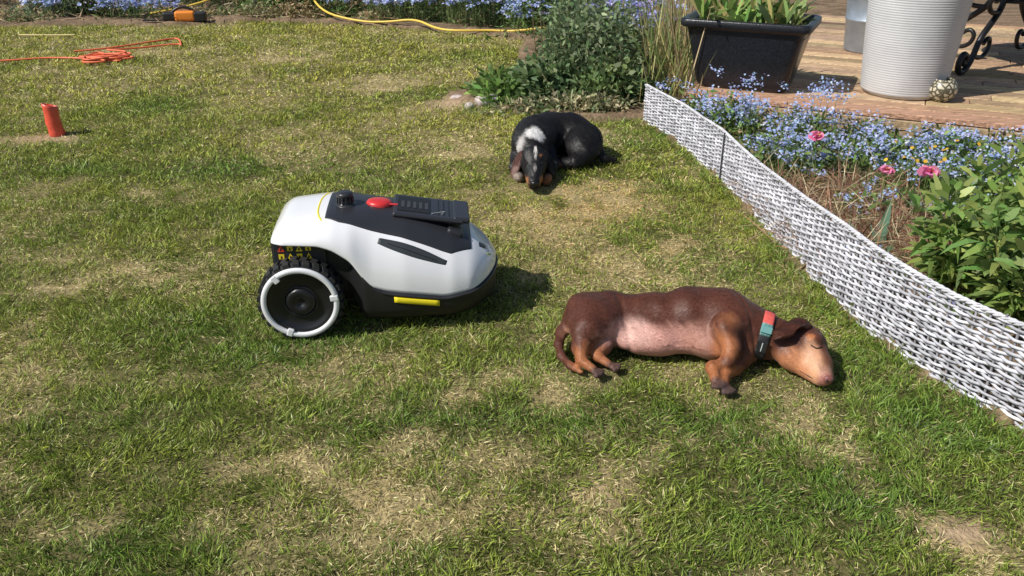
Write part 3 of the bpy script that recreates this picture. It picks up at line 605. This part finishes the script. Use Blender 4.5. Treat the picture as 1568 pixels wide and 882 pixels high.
def wheel(y,sd):
    w=empty('rear_wheel' if sd<0 else 'rear_wheel_offside'); w.parent=mw; w.location=(-.230,y,.119); w.rotation_euler=(math.pi/2 if sd<0 else -math.pi/2,0,0)
    lathe('tyre',[(.06,-.036),(.105,-.036),(.114,-.030),(.117,-.01),(.117,.014),(.115,.024),(.110,.030),(.100,.031),(.094,.026),(.094,.01)],M_tyre,seg=72,parent=w)
    lathe('white_rim',[(.096,.022),(.0965,.033),(.098,.036),(.108,.0355),(.1115,.032),(.112,.026)],M_white,seg=96,parent=w)
    lathe('hub_cap',[(.0,.020),(.012,.021),(.014,.026),(.036,.027),(.040,.024),(.043,.016),(.050,.014),(.075,.016),(.086,.022),(.093,.027),(.098,.026)],mat_plain('hub_gloss_black',(.010,.010,.011),.35),seg=72,parent=w)
    lathe('hub_ring',[(.044,.016),(.045,.020),(.047,.0205),(.049,.019),(.05,.012)],M_body,seg=64,parent=w)
    V=[];F=[]
    for k in range(26):
        for row,(z0,z1,ph) in enumerate([(-.034,-.001,0),(-.004,.026,.5)]):
            a=(k+ph)*2*math.pi/26; da=.085; tw=.05
            b=len(V)
            for rr,dd in((.113,da),(.1235,da*.82)):
                for aa,z in((a-dd+tw*(1 if row else -1),z0),(a+dd+tw*(1 if row else -1),z0),(a+dd,z1),(a-dd,z1)): V.append((rr*math.cos(aa),rr*math.sin(aa),z))
            F+=[(b,b+1,b+5,b+4),(b+1,b+2,b+6,b+5),(b+2,b+3,b+7,b+6),(b+3,b,b+4,b+7),(b+4,b+5,b+6,b+7)]
    mesh_np('tread',V,[np.array(F)],M_tyre,smooth=False,parent=w)
    for a in (128,8,248):
        a=rad(a); o=box('rim_clip',(.024,.018,.010),(.1*math.cos(a),.1*math.sin(a),.032),M_white,w,.003,rot=(0,0,a))
wheel(-.2,-1); wheel(.2,1)
for y in(-.12,.12):
    c=lathe('front_caster',[(0,-.018),(.03,-.018),(.04,-.008),(.04,.008),(.03,.018),(0,.018)],M_tyre,(.17,y,.040),seg=32,parent=mw); c.rotation_euler=(math.pi/2,0,0)
    box('caster_fork',(.03,.05,.03),(.17,y,.075),M_body,mw,.005)
lathe('cutting_disc_guard',[(0,.03),(.12,.03),(.13,.04),(.12,.09),(0,.09)],M_body,(0,0,0),seg=40,parent=mw)
kn=[(.034,-.004),(.034,.004),(.028,.007),(.023,.009),(.023,.028),(.025,.030),(.025,.038),(.022,.042),(0,.043)]
lathe('rotary_knob',kn,M_dark,(-.100,-.015,.337),seg=40,parent=mw)
for k in range(14):
    a=k*2*math.pi/14; box('knob_rib',(.004,.004,.020),(-.100+.024*math.cos(a),-.015+.024*math.sin(a),.356),M_dark,mw,.001,rot=(0,0,a))
sb=lathe('stop_button',[(.034,-.012),(.034,.002),(.030,.008),(.018,.011),(0,.012)],M_redb,(.0,.0,.336),seg=40,parent=mw); sb.scale=(1.15,1,1); sb.rotation_euler=(0,.06,0)
box('red_lead',(.03,.010,.005),(.046,-.015,.335),M_redb,mw,.002,rot=(0,.1,0))
lid=empty('control_lid'); lid.parent=mw; lid.location=(.148,.0,.311); lid.rotation_euler=(0,rad(9),0)
box('lid_plate',(.215,.17,.016),(0,0,0),M_dark,lid,.007); box('lid_front_lip',(.05,.16,.018),(.100,0,.004),M_dark,lid,.007); box('lid_recess',(.10,.12,.004),(-.045,0,.009),M_body,lid,.0015)
for k in range(5): box('lid_key',(.010,.05,.003),(-.078+.018*k,-.01,.0115),mat_plain('key_grey',(.045,.045,.05),.5),lid,.001)
for k in range(4): box('lid_groove',(.003,.13,.003),(.030+.016*k,0,.0085),M_body,lid,.001)
tube('lid_mark',[(.01,-.06,.0095),(.05,-.03,.0095),(.04,-.055,.0095)],.0012,mat_plain('label_grey',(.5,.5,.5),.5),lid,bez=False)
box('hinge_block',(.05,.20,.03),(.225,0,.262),M_dark,mw,.01,rot=(0,rad(20),0))
# ------------------------------------------------------------------ SDF animals
def surf_nets(F,org,h):
    S=F<0; nx,ny,nz=[a-1 for a in F.shape]
    cor=[(i,j,k) for i in(0,1) for j in(0,1) for k in(0,1)]
    g=lambda A,c:A[c[0]:c[0]+nx,c[1]:c[1]+ny,c[2]:c[2]+nz]
    acc=np.zeros((nx,ny,nz,3),np.float32);cnt=np.zeros((nx,ny,nz),np.float32)
    for a in cor:
        for ax in range(3):
            if a[ax]==0:
                b=list(a);b[ax]=1; Fa=g(F,a);Fb=g(F,b); m=(g(S,a)!=g(S,b)); t=np.where(m,Fa/(Fa-Fb+1e-12*(Fa==Fb)),0)
                for d in range(3): acc[...,d]+=m*(a[d]+(t if d==ax else 0))
                cnt+=m
    act=cnt>0; idx=-np.ones((nx,ny,nz),np.int64); idx[act]=np.arange(act.sum())
    ii=np.argwhere(act); V=(ii+acc[act]/cnt[act][:,None])*h+org
    Q=[]
    for ax in range(3):
        sl0=[slice(None)]*3; sl1=[slice(None)]*3; sl0[ax]=slice(0,-1); sl1[ax]=slice(1,None)
        s0=S[tuple(sl0)];s1=S[tuple(sl1)]; ed=np.argwhere(s0!=s1); o1,o2=[(1,2),(2,0),(0,1)][ax]
        ok=(ed[:,o1]>0)&(ed[:,o2]>0)&(ed[:,o1]<F.shape[o1]-1)&(ed[:,o2]<F.shape[o2]-1); ed=ed[ok]
        def cell(d1,d2):
            e=ed.copy(); e[:,o1]-=d1; e[:,o2]-=d2; return idx[e[:,0],e[:,1],e[:,2]]
        q=np.stack([cell(1,1),cell(0,1),cell(0,0),cell(1,0)],1); fl=~s0[tuple(ed.T)]; q[fl]=q[fl][:,::-1]; Q.append(q)
    Q=np.concatenate(Q); return V,Q[(Q>=0).all(1)]
class SDF:
    def __init__(s,lo,hi,h):
        s.h=h; s.org=np.array(lo); ax=[np.arange(l,u,h,dtype=np.float32) for l,u in zip(lo,hi)]
        s.G=np.stack(np.meshgrid(*ax,indexing='ij'),-1); s.F=None
    def add(s,d,k):
        if s.F is None: s.F=d; return
        hh=np.clip(.5+.5*(s.F-d)/k,0,1); s.F=s.F*(1-hh)+d*hh-k*hh*(1-hh)
    def cone(s,a,b,r1,r2,k=.02):
        a=np.array(a,np.float32);b=np.array(b,np.float32);ab=b-a; t=np.clip(((s.G-a)@ab)/(ab@ab),0,1)
        s.add(np.linalg.norm(s.G-a-t[...,None]*ab,axis=-1)-(r1+(r2-r1)*t),k)
    def chain(s,pts,k=.02):
        for p,q in zip(pts[:-1],pts[1:]): s.cone(p[:3],q[:3],p[3],q[3],k)
    def ell(s,c,r,rot=(0,0,0),k=.012):
        R=np.array(Euler([rad(x) for x in rot]).to_matrix()); p=(s.G-np.array(c,np.float32))@R; r=np.array(r)
        k0=np.linalg.norm(p/r,axis=-1);k1=np.linalg.norm(p/(r*r),axis=-1)+1e-6; s.add(k0*(k0-1)/k1,k)
    def mesh(s): 
        return surf_nets(s.F.astype(np.float32),s.org,s.h)
    def at(s,P):
        P=np.asarray(P,float); g=(P-s.org)/s.h; i=np.clip(np.floor(g).astype(int),0,np.array(s.F.shape)-2); f=np.clip(g-i,0,1); out=0
        for a in(0,1):
            for b in(0,1):
                for c in(0,1):
                    w=(f[...,0] if a else 1-f[...,0])*(f[...,1] if b else 1-f[...,1])*(f[...,2] if c else 1-f[...,2]); out=out+w*s.F[i[...,0]+a,i[...,1]+b,i[...,2]+c]
        return out
    def ray(s,O,D,tmax=.14,n=160):
        t=np.linspace(0,tmax,n); f=s.at(np.asarray(O)+np.asarray(D)*t[:,None]); k=np.where(f<0)[0]; return t[k[-1]] if len(k) else 0.0
    def top(s,x,y): return s.ray((x,y,.0),(0,0,1),.2,220)
def blob(V,C,c,r,col,soft=.35,amt=1,noise=.25):
    V=np.asarray(V); d=np.linalg.norm((V-np.array(c))/np.array(r),axis=1)
    d=d+noise*(vnoise(V[:,0]+V[:,2],V[:,1]-V[:,2],.012,71)-.5)+noise*(vnoise(V[:,0]+V[:,2],V[:,1]-V[:,2],.03,72)-.5)
    w=(1-sstep(1-soft,1+soft,d))*amt; return C*(1-w[:,None])+np.array(col)*w[:,None]
def vnorm(V,Q):
    n=np.cross(V[Q[:,2]]-V[Q[:,0]],V[Q[:,3]]-V[Q[:,1]]); N=np.zeros_like(V)
    for k in range(4): np.add.at(N,Q[:,k],n)
    return N/(np.linalg.norm(N,axis=1,keepdims=True)+1e-12)
M_fur=mat_attr('short_fur',rough=.52,spec=.26,bump=.4,bscale=260,var=.12,vscale=60,dist=.002,sheen=.08)
M_hair=mat_leaf('fur_hair',rough=.45,trans=0,spec=.35)
def fur(name,V,Q,C,n,L,W,flow,parent,lift=.35):
    N=vnorm(V,Q); ar=np.linalg.norm(np.cross(V[Q[:,1]]-V[Q[:,0]],V[Q[:,2]]-V[Q[:,0]]),axis=1); p=ar/ar.sum()
    f=rng.choice(len(Q),n,p=p); u=rng.random((n,1));v=rng.random((n,1)); q=Q[f]
    P=(V[q[:,0]]*(1-u)*(1-v)+V[q[:,1]]*u*(1-v)+V[q[:,2]]*u*v+V[q[:,3]]*(1-u)*v); nn=N[q[:,0]]
    D=flow(P); D=D-nn*(D*nn).sum(1,keepdims=True); D/=np.linalg.norm(D,axis=1,keepdims=True)+1e-6
    D=D+nn*lift*rng.uniform(.3,1.2,(n,1))+rng.normal(size=(n,3))*.14
    k=nn[:,2]>-.6; P=P[k];D=D[k];c=C[q[:,0]][k]; m=len(P)
    Dn=D/np.linalg.norm(D,axis=1,keepdims=True); S=np.cross(Dn,nn[k]); S/=np.linalg.norm(S,axis=1,keepdims=True)+1e-9
    l=(L*rng.uniform(.6,1.3,m))[:,None]; w=(W*rng.uniform(.6,1.2,m))[:,None]
    VV=np.stack([P-S*w/2,P+S*w/2,P+Dn*l],1).reshape(-1,3); cc=np.repeat(c*(1+.14*rng.normal(size=(m,1))),3,axis=0)
    mesh_np(name,VV,[np.arange(3*m).reshape(-1,3)],M_hair,np.clip(cc,.003,1),parent=parent)
# ---- brown dachshund
d1=empty('dachshund',(-.012,-.045,.008))
s=SDF((.08,1.88,-.01),(.95,2.40,.21),.0036)
s.chain([(.225,2.245,.07,.062),(.29,2.24,.078,.070),(.42,2.225,.076,.074),(.53,2.21,.086,.088),(.61,2.19,.088,.090),(.68,2.165,.076,.068),(.74,2.14,.062,.054),(.79,2.12,.060,.051)],.028)
s.ell((.60,2.145,.062),(.10,.080,.064),k=.03)
s.ell((.245,2.195,.087),(.080,.080,.068),k=.025)
s.ell((.42,2.160,.050),(.12,.060,.046),k=.035)
s.ell((.628,2.165,.130),(.052,.055,.036),(0,0,20),k=.022)
s.ell((.225,2.245,.118),(.045,.045,.028),k=.025)  # hip
# head
s.ell((.822,2.115,.060),(.060,.060,.053),(0,0,-10),k=.02)
s.ell((.785,2.078,.044),(.042,.044,.040),k=.02)
s.cone((.835,2.085,.060),(.846,2.025,.046),.043,.031,.018)
s.cone((.846,2.025,.046),(.845,1.980,.037),.030,.023,.012)
s.cone((.80,2.07,.036),(.832,1.988,.023),.035,.017,.016)
s.ell((.838,2.072,.098),(.020,.020,.012),k=.014)
# front legs
s.chain([(.63,2.14,.115,.052),(.598,2.095,.116,.038),(.608,2.052,.080,.026),(.590,2.022,.055,.019),(.553,2.012,.045,.017),(.552,1.975,.034,.016)],.012)
s.chain([(.65,2.10,.04,.045),(.618,2.045,.032,.025),(.580,2.00,.026,.017),(.575,1.968,.022,.016)],.011)
for bx,by,bz,ang_ in((.552,1.972,.030,-80),(.576,1.962,.018,-72)):
    for t in(-1.5,-.5,.5,1.5):
        a=rad(ang_+t*22); s.cone((bx,by,bz),(bx+.027*math.cos(a),by+.027*math.sin(a),bz-.004),.009,.008,.003)
# hind legs
s.chain([(.245,2.20,.095,.060),(.225,2.14,.088,.046),(.206,2.100,.058,.027),(.203,2.068,.036,.015),(.234,2.036,.024,.012)],.012)
s.chain([(.27,2.18,.05,.048),(.264,2.13,.045,.029),(.247,2.095,.034,.015),(.280,2.068,.022,.012)],.011)
for bx,by,bz,ang_ in((.234,2.038,.022,-38),(.282,2.068,.020,-28)):
    for t in(-1.5,-.5,.5,1.5):
        a=rad(ang_+t*24); s.cone((bx,by,bz),(bx+.026*math.cos(a),by+.026*math.sin(a),bz-.004),.008,.0075,.003)
s.chain([(.185,2.235,.07,.026),(.158,2.205,.05,.016),(.146,2.160,.034,.012),(.150,2.112,.022,.010),(.172,2.070,.016,.008),(.203,2.040,.013,.005)],.012)
V,Q=s.mesh(); N1=vnorm(V,Q)
rib=.0030*np.sin(V[:,0]*72+V[:,2]*18)*np.exp(-((V[:,0]-.49)/.09)**2)*(V[:,2]>.06)
fold=-.0034*np.exp(-((V[:,0]-.655+.35*(V[:,1]-2.15))/.006)**2)-.0038*np.exp(-((V[:,0]-.322-.25*(2.20-V[:,1]))/.009)**2)*(V[:,1]<2.24)
lump=.0050*(vnoise(V[:,0]+V[:,2],V[:,1]-V[:,2],.045,77)-.5)
V=V+N1*(rib+fold+lump)[:,None]
BR=(.098,.033,.020); TAN=(.44,.165,.065); PINK=(.60,.32,.265)
C=np.tile(np.array(BR),(len(V),1))*(1+.35*(vnoise(V[:,0],V[:,1]+V[:,2],.05,51)-.5))[:,None]
C=blob(V,C,(.42,2.10,.055),(.165,.070,.058),(.40,.185,.14),.4,.9)
C=blob(V,C,(.41,2.095,.068),(.135,.055,.052),PINK,.45,.9)
C=blob(V,C,(.345,2.12,.088),(.055,.05,.038),(.68,.42,.36),.5,.75)
C=blob(V,C,(.53,2.10,.08),(.05,.05,.05),(.44,.22,.165),.5,.75)
C=blob(V,C,(.66,2.08,.03),(.08,.05,.05),(.26,.10,.05),.5,.8)
for c,r in(((.59,2.06,.08),(.035,.05,.05)),((.555,2.00,.035),(.05,.05,.03)),((.60,2.01,.02),(.05,.05,.03)),((.215,2.06,.04),(.04,.045,.045)),((.26,2.08,.03),(.04,.05,.03)),((.21,2.13,.05),(.035,.03,.04)),((.600,2.092,.13),(.03,.03,.03))): C=blob(V,C,c,r,TAN,.4,.8)
C=blob(V,C,(.19,2.17,.05),(.03,.03,.04),(.50,.26,.16),.4,.8)
C=blob(V,C,(.815,2.01,.02),(.060,.068,.050),(.62,.34,.19),.4,.95)
C=blob(V,C,(.78,2.05,.02),(.05,.06,.05),(.50,.21,.10),.4,.9)
C=blob(V,C,(.820,2.030,.075),(.024,.04,.03),(.58,.31,.18),.5,.8)
C=blob(V,C,(.865,2.03,.065),(.022,.048,.026),(.17,.062,.034),.4,.8)
C=blob(V,C,(.845,1.972,.052),(.018,.022,.015),(.45,.24,.18),.5,.6)
C=blob(V,C,(.825,2.068,.108),(.011,.011,.012),TAN,.4,.8)
C=blob(V,C,(.845,1.958,.034),(.026,.014,.024),(.40,.17,.14),.3,.9)
for c in((.556,1.948,.03),(.584,1.938,.02),(.252,2.022,.02),(.300,2.055,.018)): C=blob(V,C,c,(.030,.020,.025),(.10,.065,.058),.4,.85)
C=np.clip(C,.004,1)
mesh_np('body',V,[Q],M_fur,C,parent=d1)
def flow1(P):
    D=np.tile([-1.0,-.12,-.15],(len(P),1)); D[(P[:,0]>.75)]=[-.3,1,0.1]; leg=(P[:,1]<2.09)&(P[:,0]<.7); D[leg]=[0,-1,-.3]; return D
fur('coat',V,Q,C,130000,.0065,.0010,flow1,d1,.18)
M_nose=mat_plain('dog_nose',(.20,.075,.065),.3,bump=.4,bscale=300)
def small_ell(name,loc,r,mat,parent,rot=(0,0,0)):
    s=SDF([loc[i]-max(r)*1.5 for i in range(3)],[loc[i]+max(r)*1.5 for i in range(3)],max(r)/10); s.ell(loc,r,rot); V,Q=s.mesh(); return mesh_np(name,V,[Q],mat,parent=parent)
tn_=s.ray((.845,1.99,.038),(0,-1,0)); ny_=1.99-tn_
small_ell('nose',(.847,ny_+.003,.039),(.014,.009,.012),M_nose,d1)
small_ell('nostril',(.854,ny_-.005,.041),(.0035,.003,.003),M_blk,d1); small_ell('nostril',(.841,ny_-.005,.040),(.0035,.003,.003),M_blk,d1)
ey=[(.822,2.052),(.830,2.043),(.840,2.041),(.849,2.046)]
tube('closed_eye',[(x,y,s.top(x,y)+.0012) for x,y in ey],.0018,mat_plain('eyelid_dark',(.02,.01,.008),.5),d1)
ml=[]
for z0,yy in((.028,1.972),(.028,1.99),(.028,2.012),(.029,2.035)):
    t=s.ray((.83,yy,z0),(-1,-.3,0)); ml.append((.83-t-.0005,yy-.3*t,z0))
tube('mouth_line',ml,.0013,mat_plain('lip_dark',(.06,.025,.02),.5),d1)
# collar that follows the neck surface
cc0=np.array([.722,2.147,.066]); za=Vector((1,-.36,-.14)).normalized(); sdv=Vector((0,0,1)).cross(za).normalized(); 
if sdv.y>0: sdv=-sdv
upv=sdv.cross(za).normalized()
if upv.z<0: upv=-upv
na=90; nz_=7; wz=.030
Rg=np.zeros((na,nz_))
for ia in range(na):
    a=2*math.pi*ia/na; dv=np.array(sdv)*math.cos(a)+np.array(upv)*math.sin(a)
    for iz in range(nz_): Rg[ia,iz]=s.ray(cc0+np.array(za)*(iz/(nz_-1)-.5)*wz,dv,.12,120)
Rg[Rg<.02]=.06; kk=np.ones(7)/7
for iz in range(nz_): Rg[:,iz]=np.convolve(np.concatenate([Rg[-3:,iz],Rg[:,iz],Rg[:3,iz]]),kk,'valid')
Rg=Rg.mean(1,keepdims=True)*.6+Rg*.4
CV=[];CC=[]
prf=[(0,.0),(0,.0045),(1,.006),(2,.0064),(3,.0066),(4,.0064),(5,.006),(6,.0045),(6,.0)]
for ia in range(na):
    a=2*math.pi*ia/na; dv=np.array(sdv)*math.cos(a)+np.array(upv)*math.sin(a); deg=math.degrees(a); deg=deg-360 if deg>180 else deg
    for iz,o_ in prf:
        CV.append(cc0+np.array(za)*(iz/(nz_-1)-.5)*wz+dv*(Rg[ia,iz]+o_))
        if 58<deg<104: c_=(.66,.11,.09)
        elif 30<deg<=58: c_=(.13,.30,.28) if iz not in(2,4) else (.09,.21,.20)
        elif deg<=30 and deg>-40: c_=(.022,.022,.024)
        else: c_=(.022,.022,.024)
        CC.append(c_)
npf=len(prf); i=np.arange(na*npf).reshape(na,npf); j=np.roll(i,-1,axis=0); Qc=np.stack([i[:,:-1],j[:,:-1],j[:,1:],i[:,1:]],-1).reshape(-1,4)
M_collar=mat_attr('collar_webbing',rough=.6,spec=.3,bump=.5,bscale=500,var=.15,vscale=80,dist=.001)
mesh_np('collar',np.array(CV),[Qc],M_collar,np.array(CC),parent=d1)
def on_collar(name,deg,size,mat,lift=.009):
    a=rad(deg); dv=np.array(sdv)*math.cos(a)+np.array(upv)*math.sin(a); pc=cc0+dv*(Rg[int(deg/4)%na,3]+lift); nrm=Vector(dv); tv=za.cross(nrm)
    o=box(name,size,Vector(pc),mat,d1,.0015); o.rotation_euler=Matrix((tv,za,nrm)).transposed().to_euler()
on_collar('collar_name_tag',4,(.034,.028,.004),mat_plain('tag_black',(.02,.02,.022),.35))
on_collar('collar_tag_text',4,(.026,.003,.001),mat_plain('tag_text',(.45,.5,.5),.5),.0116)
on_collar('collar_buckle',42,(.020,.031,.005),mat_plain('buckle_teal',(.12,.28,.27),.4))
s=SDF((.69,2.00,.02),(.90,2.20,.18),.0028); s.ell((.772,2.108,.117),(.052,.040,.0075),(-18,-8,24),k=.01); s.ell((.815,2.125,.114),(.026,.030,.010),(-10,10,0),k=.015); s.ell((.750,2.078,.107),(.032,.030,.007),(-26,-14,24),k=.014)
Ve,Qe=s.mesh(); Ve[:,2]+=.003*np.sin(Ve[:,0]*90+Ve[:,1]*60); Ce=np.tile([.088,.030,.018],(len(Ve),1)); mesh_np('ear',Ve,[Qe],M_fur,Ce,parent=d1)
fur('ear_coat',Ve,Qe,Ce,12000,.007,.0010,lambda P:np.tile([-1.,-.3,0],(len(P),1)),d1,.2)
# ---- black dachshund curled up
d2=empty('dachshund',(-.012,-.18,.006)); d2.scale=(1.04,1.04,1.04)
s=SDF((-.10,3.42,-.01),(.56,4.26,.24),.0042)
s.chain([(.10,3.80,.105,.062),(.095,3.88,.108,.078),(.115,3.97,.108,.090),(.20,4.05,.105,.092),(.28,4.06,.10,.090),(.345,3.99,.088,.080)],.028)
s.ell((.335,3.95,.078),(.085,.095,.080),(0,0,20),k=.02)
s.ell((.150,3.93,.125),(.06,.07,.05),k=.016)
s.chain([(.35,3.90,.06,.055),(.30,3.84,.035,.028),(.24,3.85,.025,.019),(.19,3.84,.02,.018)],.012)
s.chain([(.16,3.88,.06,.05),(.19,3.79,.03,.024),(.17,3.69,.022,.019),(.155,3.63,.02,.019)],.012)
s.chain([(.05,3.86,.05,.045),(.03,3.76,.03,.024),(.04,3.67,.02,.019)],.012)
s.ell((.105,3.695,.088),(.058,.066,.053),k=.02)
s.cone((.106,3.66,.078),(.106,3.570,.052),.044,.030,.018); s.cone((.106,3.570,.052),(.104,3.520,.042),.029,.023,.012); s.cone((.104,3.64,.045),(.104,3.545,.028),.034,.019,.012)
s.chain([(.40,3.93,.06,.028),(.43,3.90,.03,.017),(.465,3.91,.02,.013),(.49,3.94,.016,.008)],.012)
V,Q=s.mesh(); N2=vnorm(V,Q); V=V+N2*(.008*(vnoise(V[:,0]+V[:,2],V[:,1]-V[:,2],.04,78)-.5)+.003*(vnoise(V[:,0]+V[:,2],V[:,1]-V[:,2],.015,79)-.5))[:,None]
BK=(.012,.011,.0115)
C=np.tile(np.array(BK),(len(V),1))
C=blob(V,C,(.110,3.815,.160),(.040,.050,.040),(.76,.74,.72),.2,1,.25)
C=blob(V,C,(.060,3.79,.12),(.024,.038,.045),(.64,.60,.58),.3,.8,.3)
C=blob(V,C,(.110,3.660,.132),(.006,.045,.03),(.68,.65,.62),.3,1,.2)
C=blob(V,C,(.106,3.580,.085),(.006,.025,.02),(.5,.45,.42),.4,.6,.2)
for x in(-1,1): C=blob(V,C,(.105+x*.028,3.550,.035),(.018,.045,.024),(.44,.20,.09),.3,.9); C=blob(V,C,(.106+x*.026,3.640,.127),(.009,.009,.012),(.42,.19,.08),.3,.9)
C=blob(V,C,(.155,3.63,.02),(.03,.03,.02),(.36,.16,.07),.3,.8); C=blob(V,C,(.04,3.67,.02),(.03,.03,.02),(.5,.4,.34),.3,.8); C=blob(V,C,(.20,3.84,.02),(.04,.03,.02),(.3,.13,.06),.3,.8)
C=np.clip(C,.004,1); mesh_np('body',V,[Q],M_fur,C,parent=d2)
def flow2(P):
    D=np.stack([P[:,1]-3.9,-(P[:,0]-.28),np.full(len(P),-.2)],1); h=P[:,1]<3.76; D[h]=[0,1,.2]; return D
fur('coat',V,Q,C,90000,.013,.0016,flow2,d2,.2)
ed=s
for sx,col in((-1,(.15,.07,.055)),(1,(.014,.012,.012))):
    cx=.105+sx*.070; s=SDF((cx-.07,3.60,.0),(cx+.07,3.82,.16),.0033); s.ell((cx,3.705,.070),(.011,.040,.060),(0,-sx*24,sx*-12),k=.01); Ve,Qe=s.mesh()
    Ce=np.tile(col,(len(Ve),1)); Ce=blob(Ve,Ce,(cx,3.68,.05),(.03,.02,.03),(.45,.29,.25) if sx<0 else col,.4,.8,.6); mesh_np('ear',Ve,[Qe],M_fur,Ce,parent=d2)
    fur('ear_coat',Ve,Qe,Ce,9000,.014,.0016,lambda P:np.tile([0,-.2,-1.],(len(P),1)),d2,.25)
ny2=3.520-ed.ray((.104,3.520,.046),(0,-1,0))
small_ell('nose',(.104,ny2+.003,.048),(.015,.010,.012),mat_plain('dog_nose_black',(.012,.01,.01),.25),d2)
for x in(-1,1): small_ell('eye',(.106+x*.030,3.628,ed.top(.106+x*.030,3.628)-.001),(.0065,.0055,.005),mat_plain('dog_eye',(.02,.01,.006),.1),d2)
# ------------------------------------------------------------------ light, sky, camera
w=bpy.data.worlds.new('World'); sc.world=w; w.use_nodes=True; nt=w.node_tree
sky=nt.nodes.new('ShaderNodeTexSky'); sky.sky_type='NISHITA'; sky.sun_disc=False
sd=Vector((-.90,-.43,0)).normalized(); el=rad(46)
sky.sun_elevation=el; sky.sun_rotation=math.atan2(sd.x,sd.y)
bg=nt.nodes['Background']; bg.inputs['Strength'].default_value=.085; nt.links.new(sky.outputs[0],bg.inputs[0])
L=bpy.data.lights.new('sun','SUN'); L.energy=5.0; L.angle=rad(.5); L.color=(1,.96,.89)
so=bpy.data.objects.new('sun',L); link(so); dirv=Vector((sd.x*math.cos(el),sd.y*math.cos(el),math.sin(el))); so.rotation_euler=dirv.to_track_quat('Z','Y').to_euler(); so.location=dirv*20
cam=bpy.data.cameras.new('camera'); cam.lens=29.96; cam.sensor_width=36; cam.clip_end=2000; cam.clip_start=.05
co=bpy.data.objects.new('camera',cam); co.location=(0,0,1.25); co.rotation_euler=(rad(64),0,0); link(co); sc.camera=co
sc.view_settings.view_transform='Standard'; sc.view_settings.look='None'; sc.view_settings.exposure=0
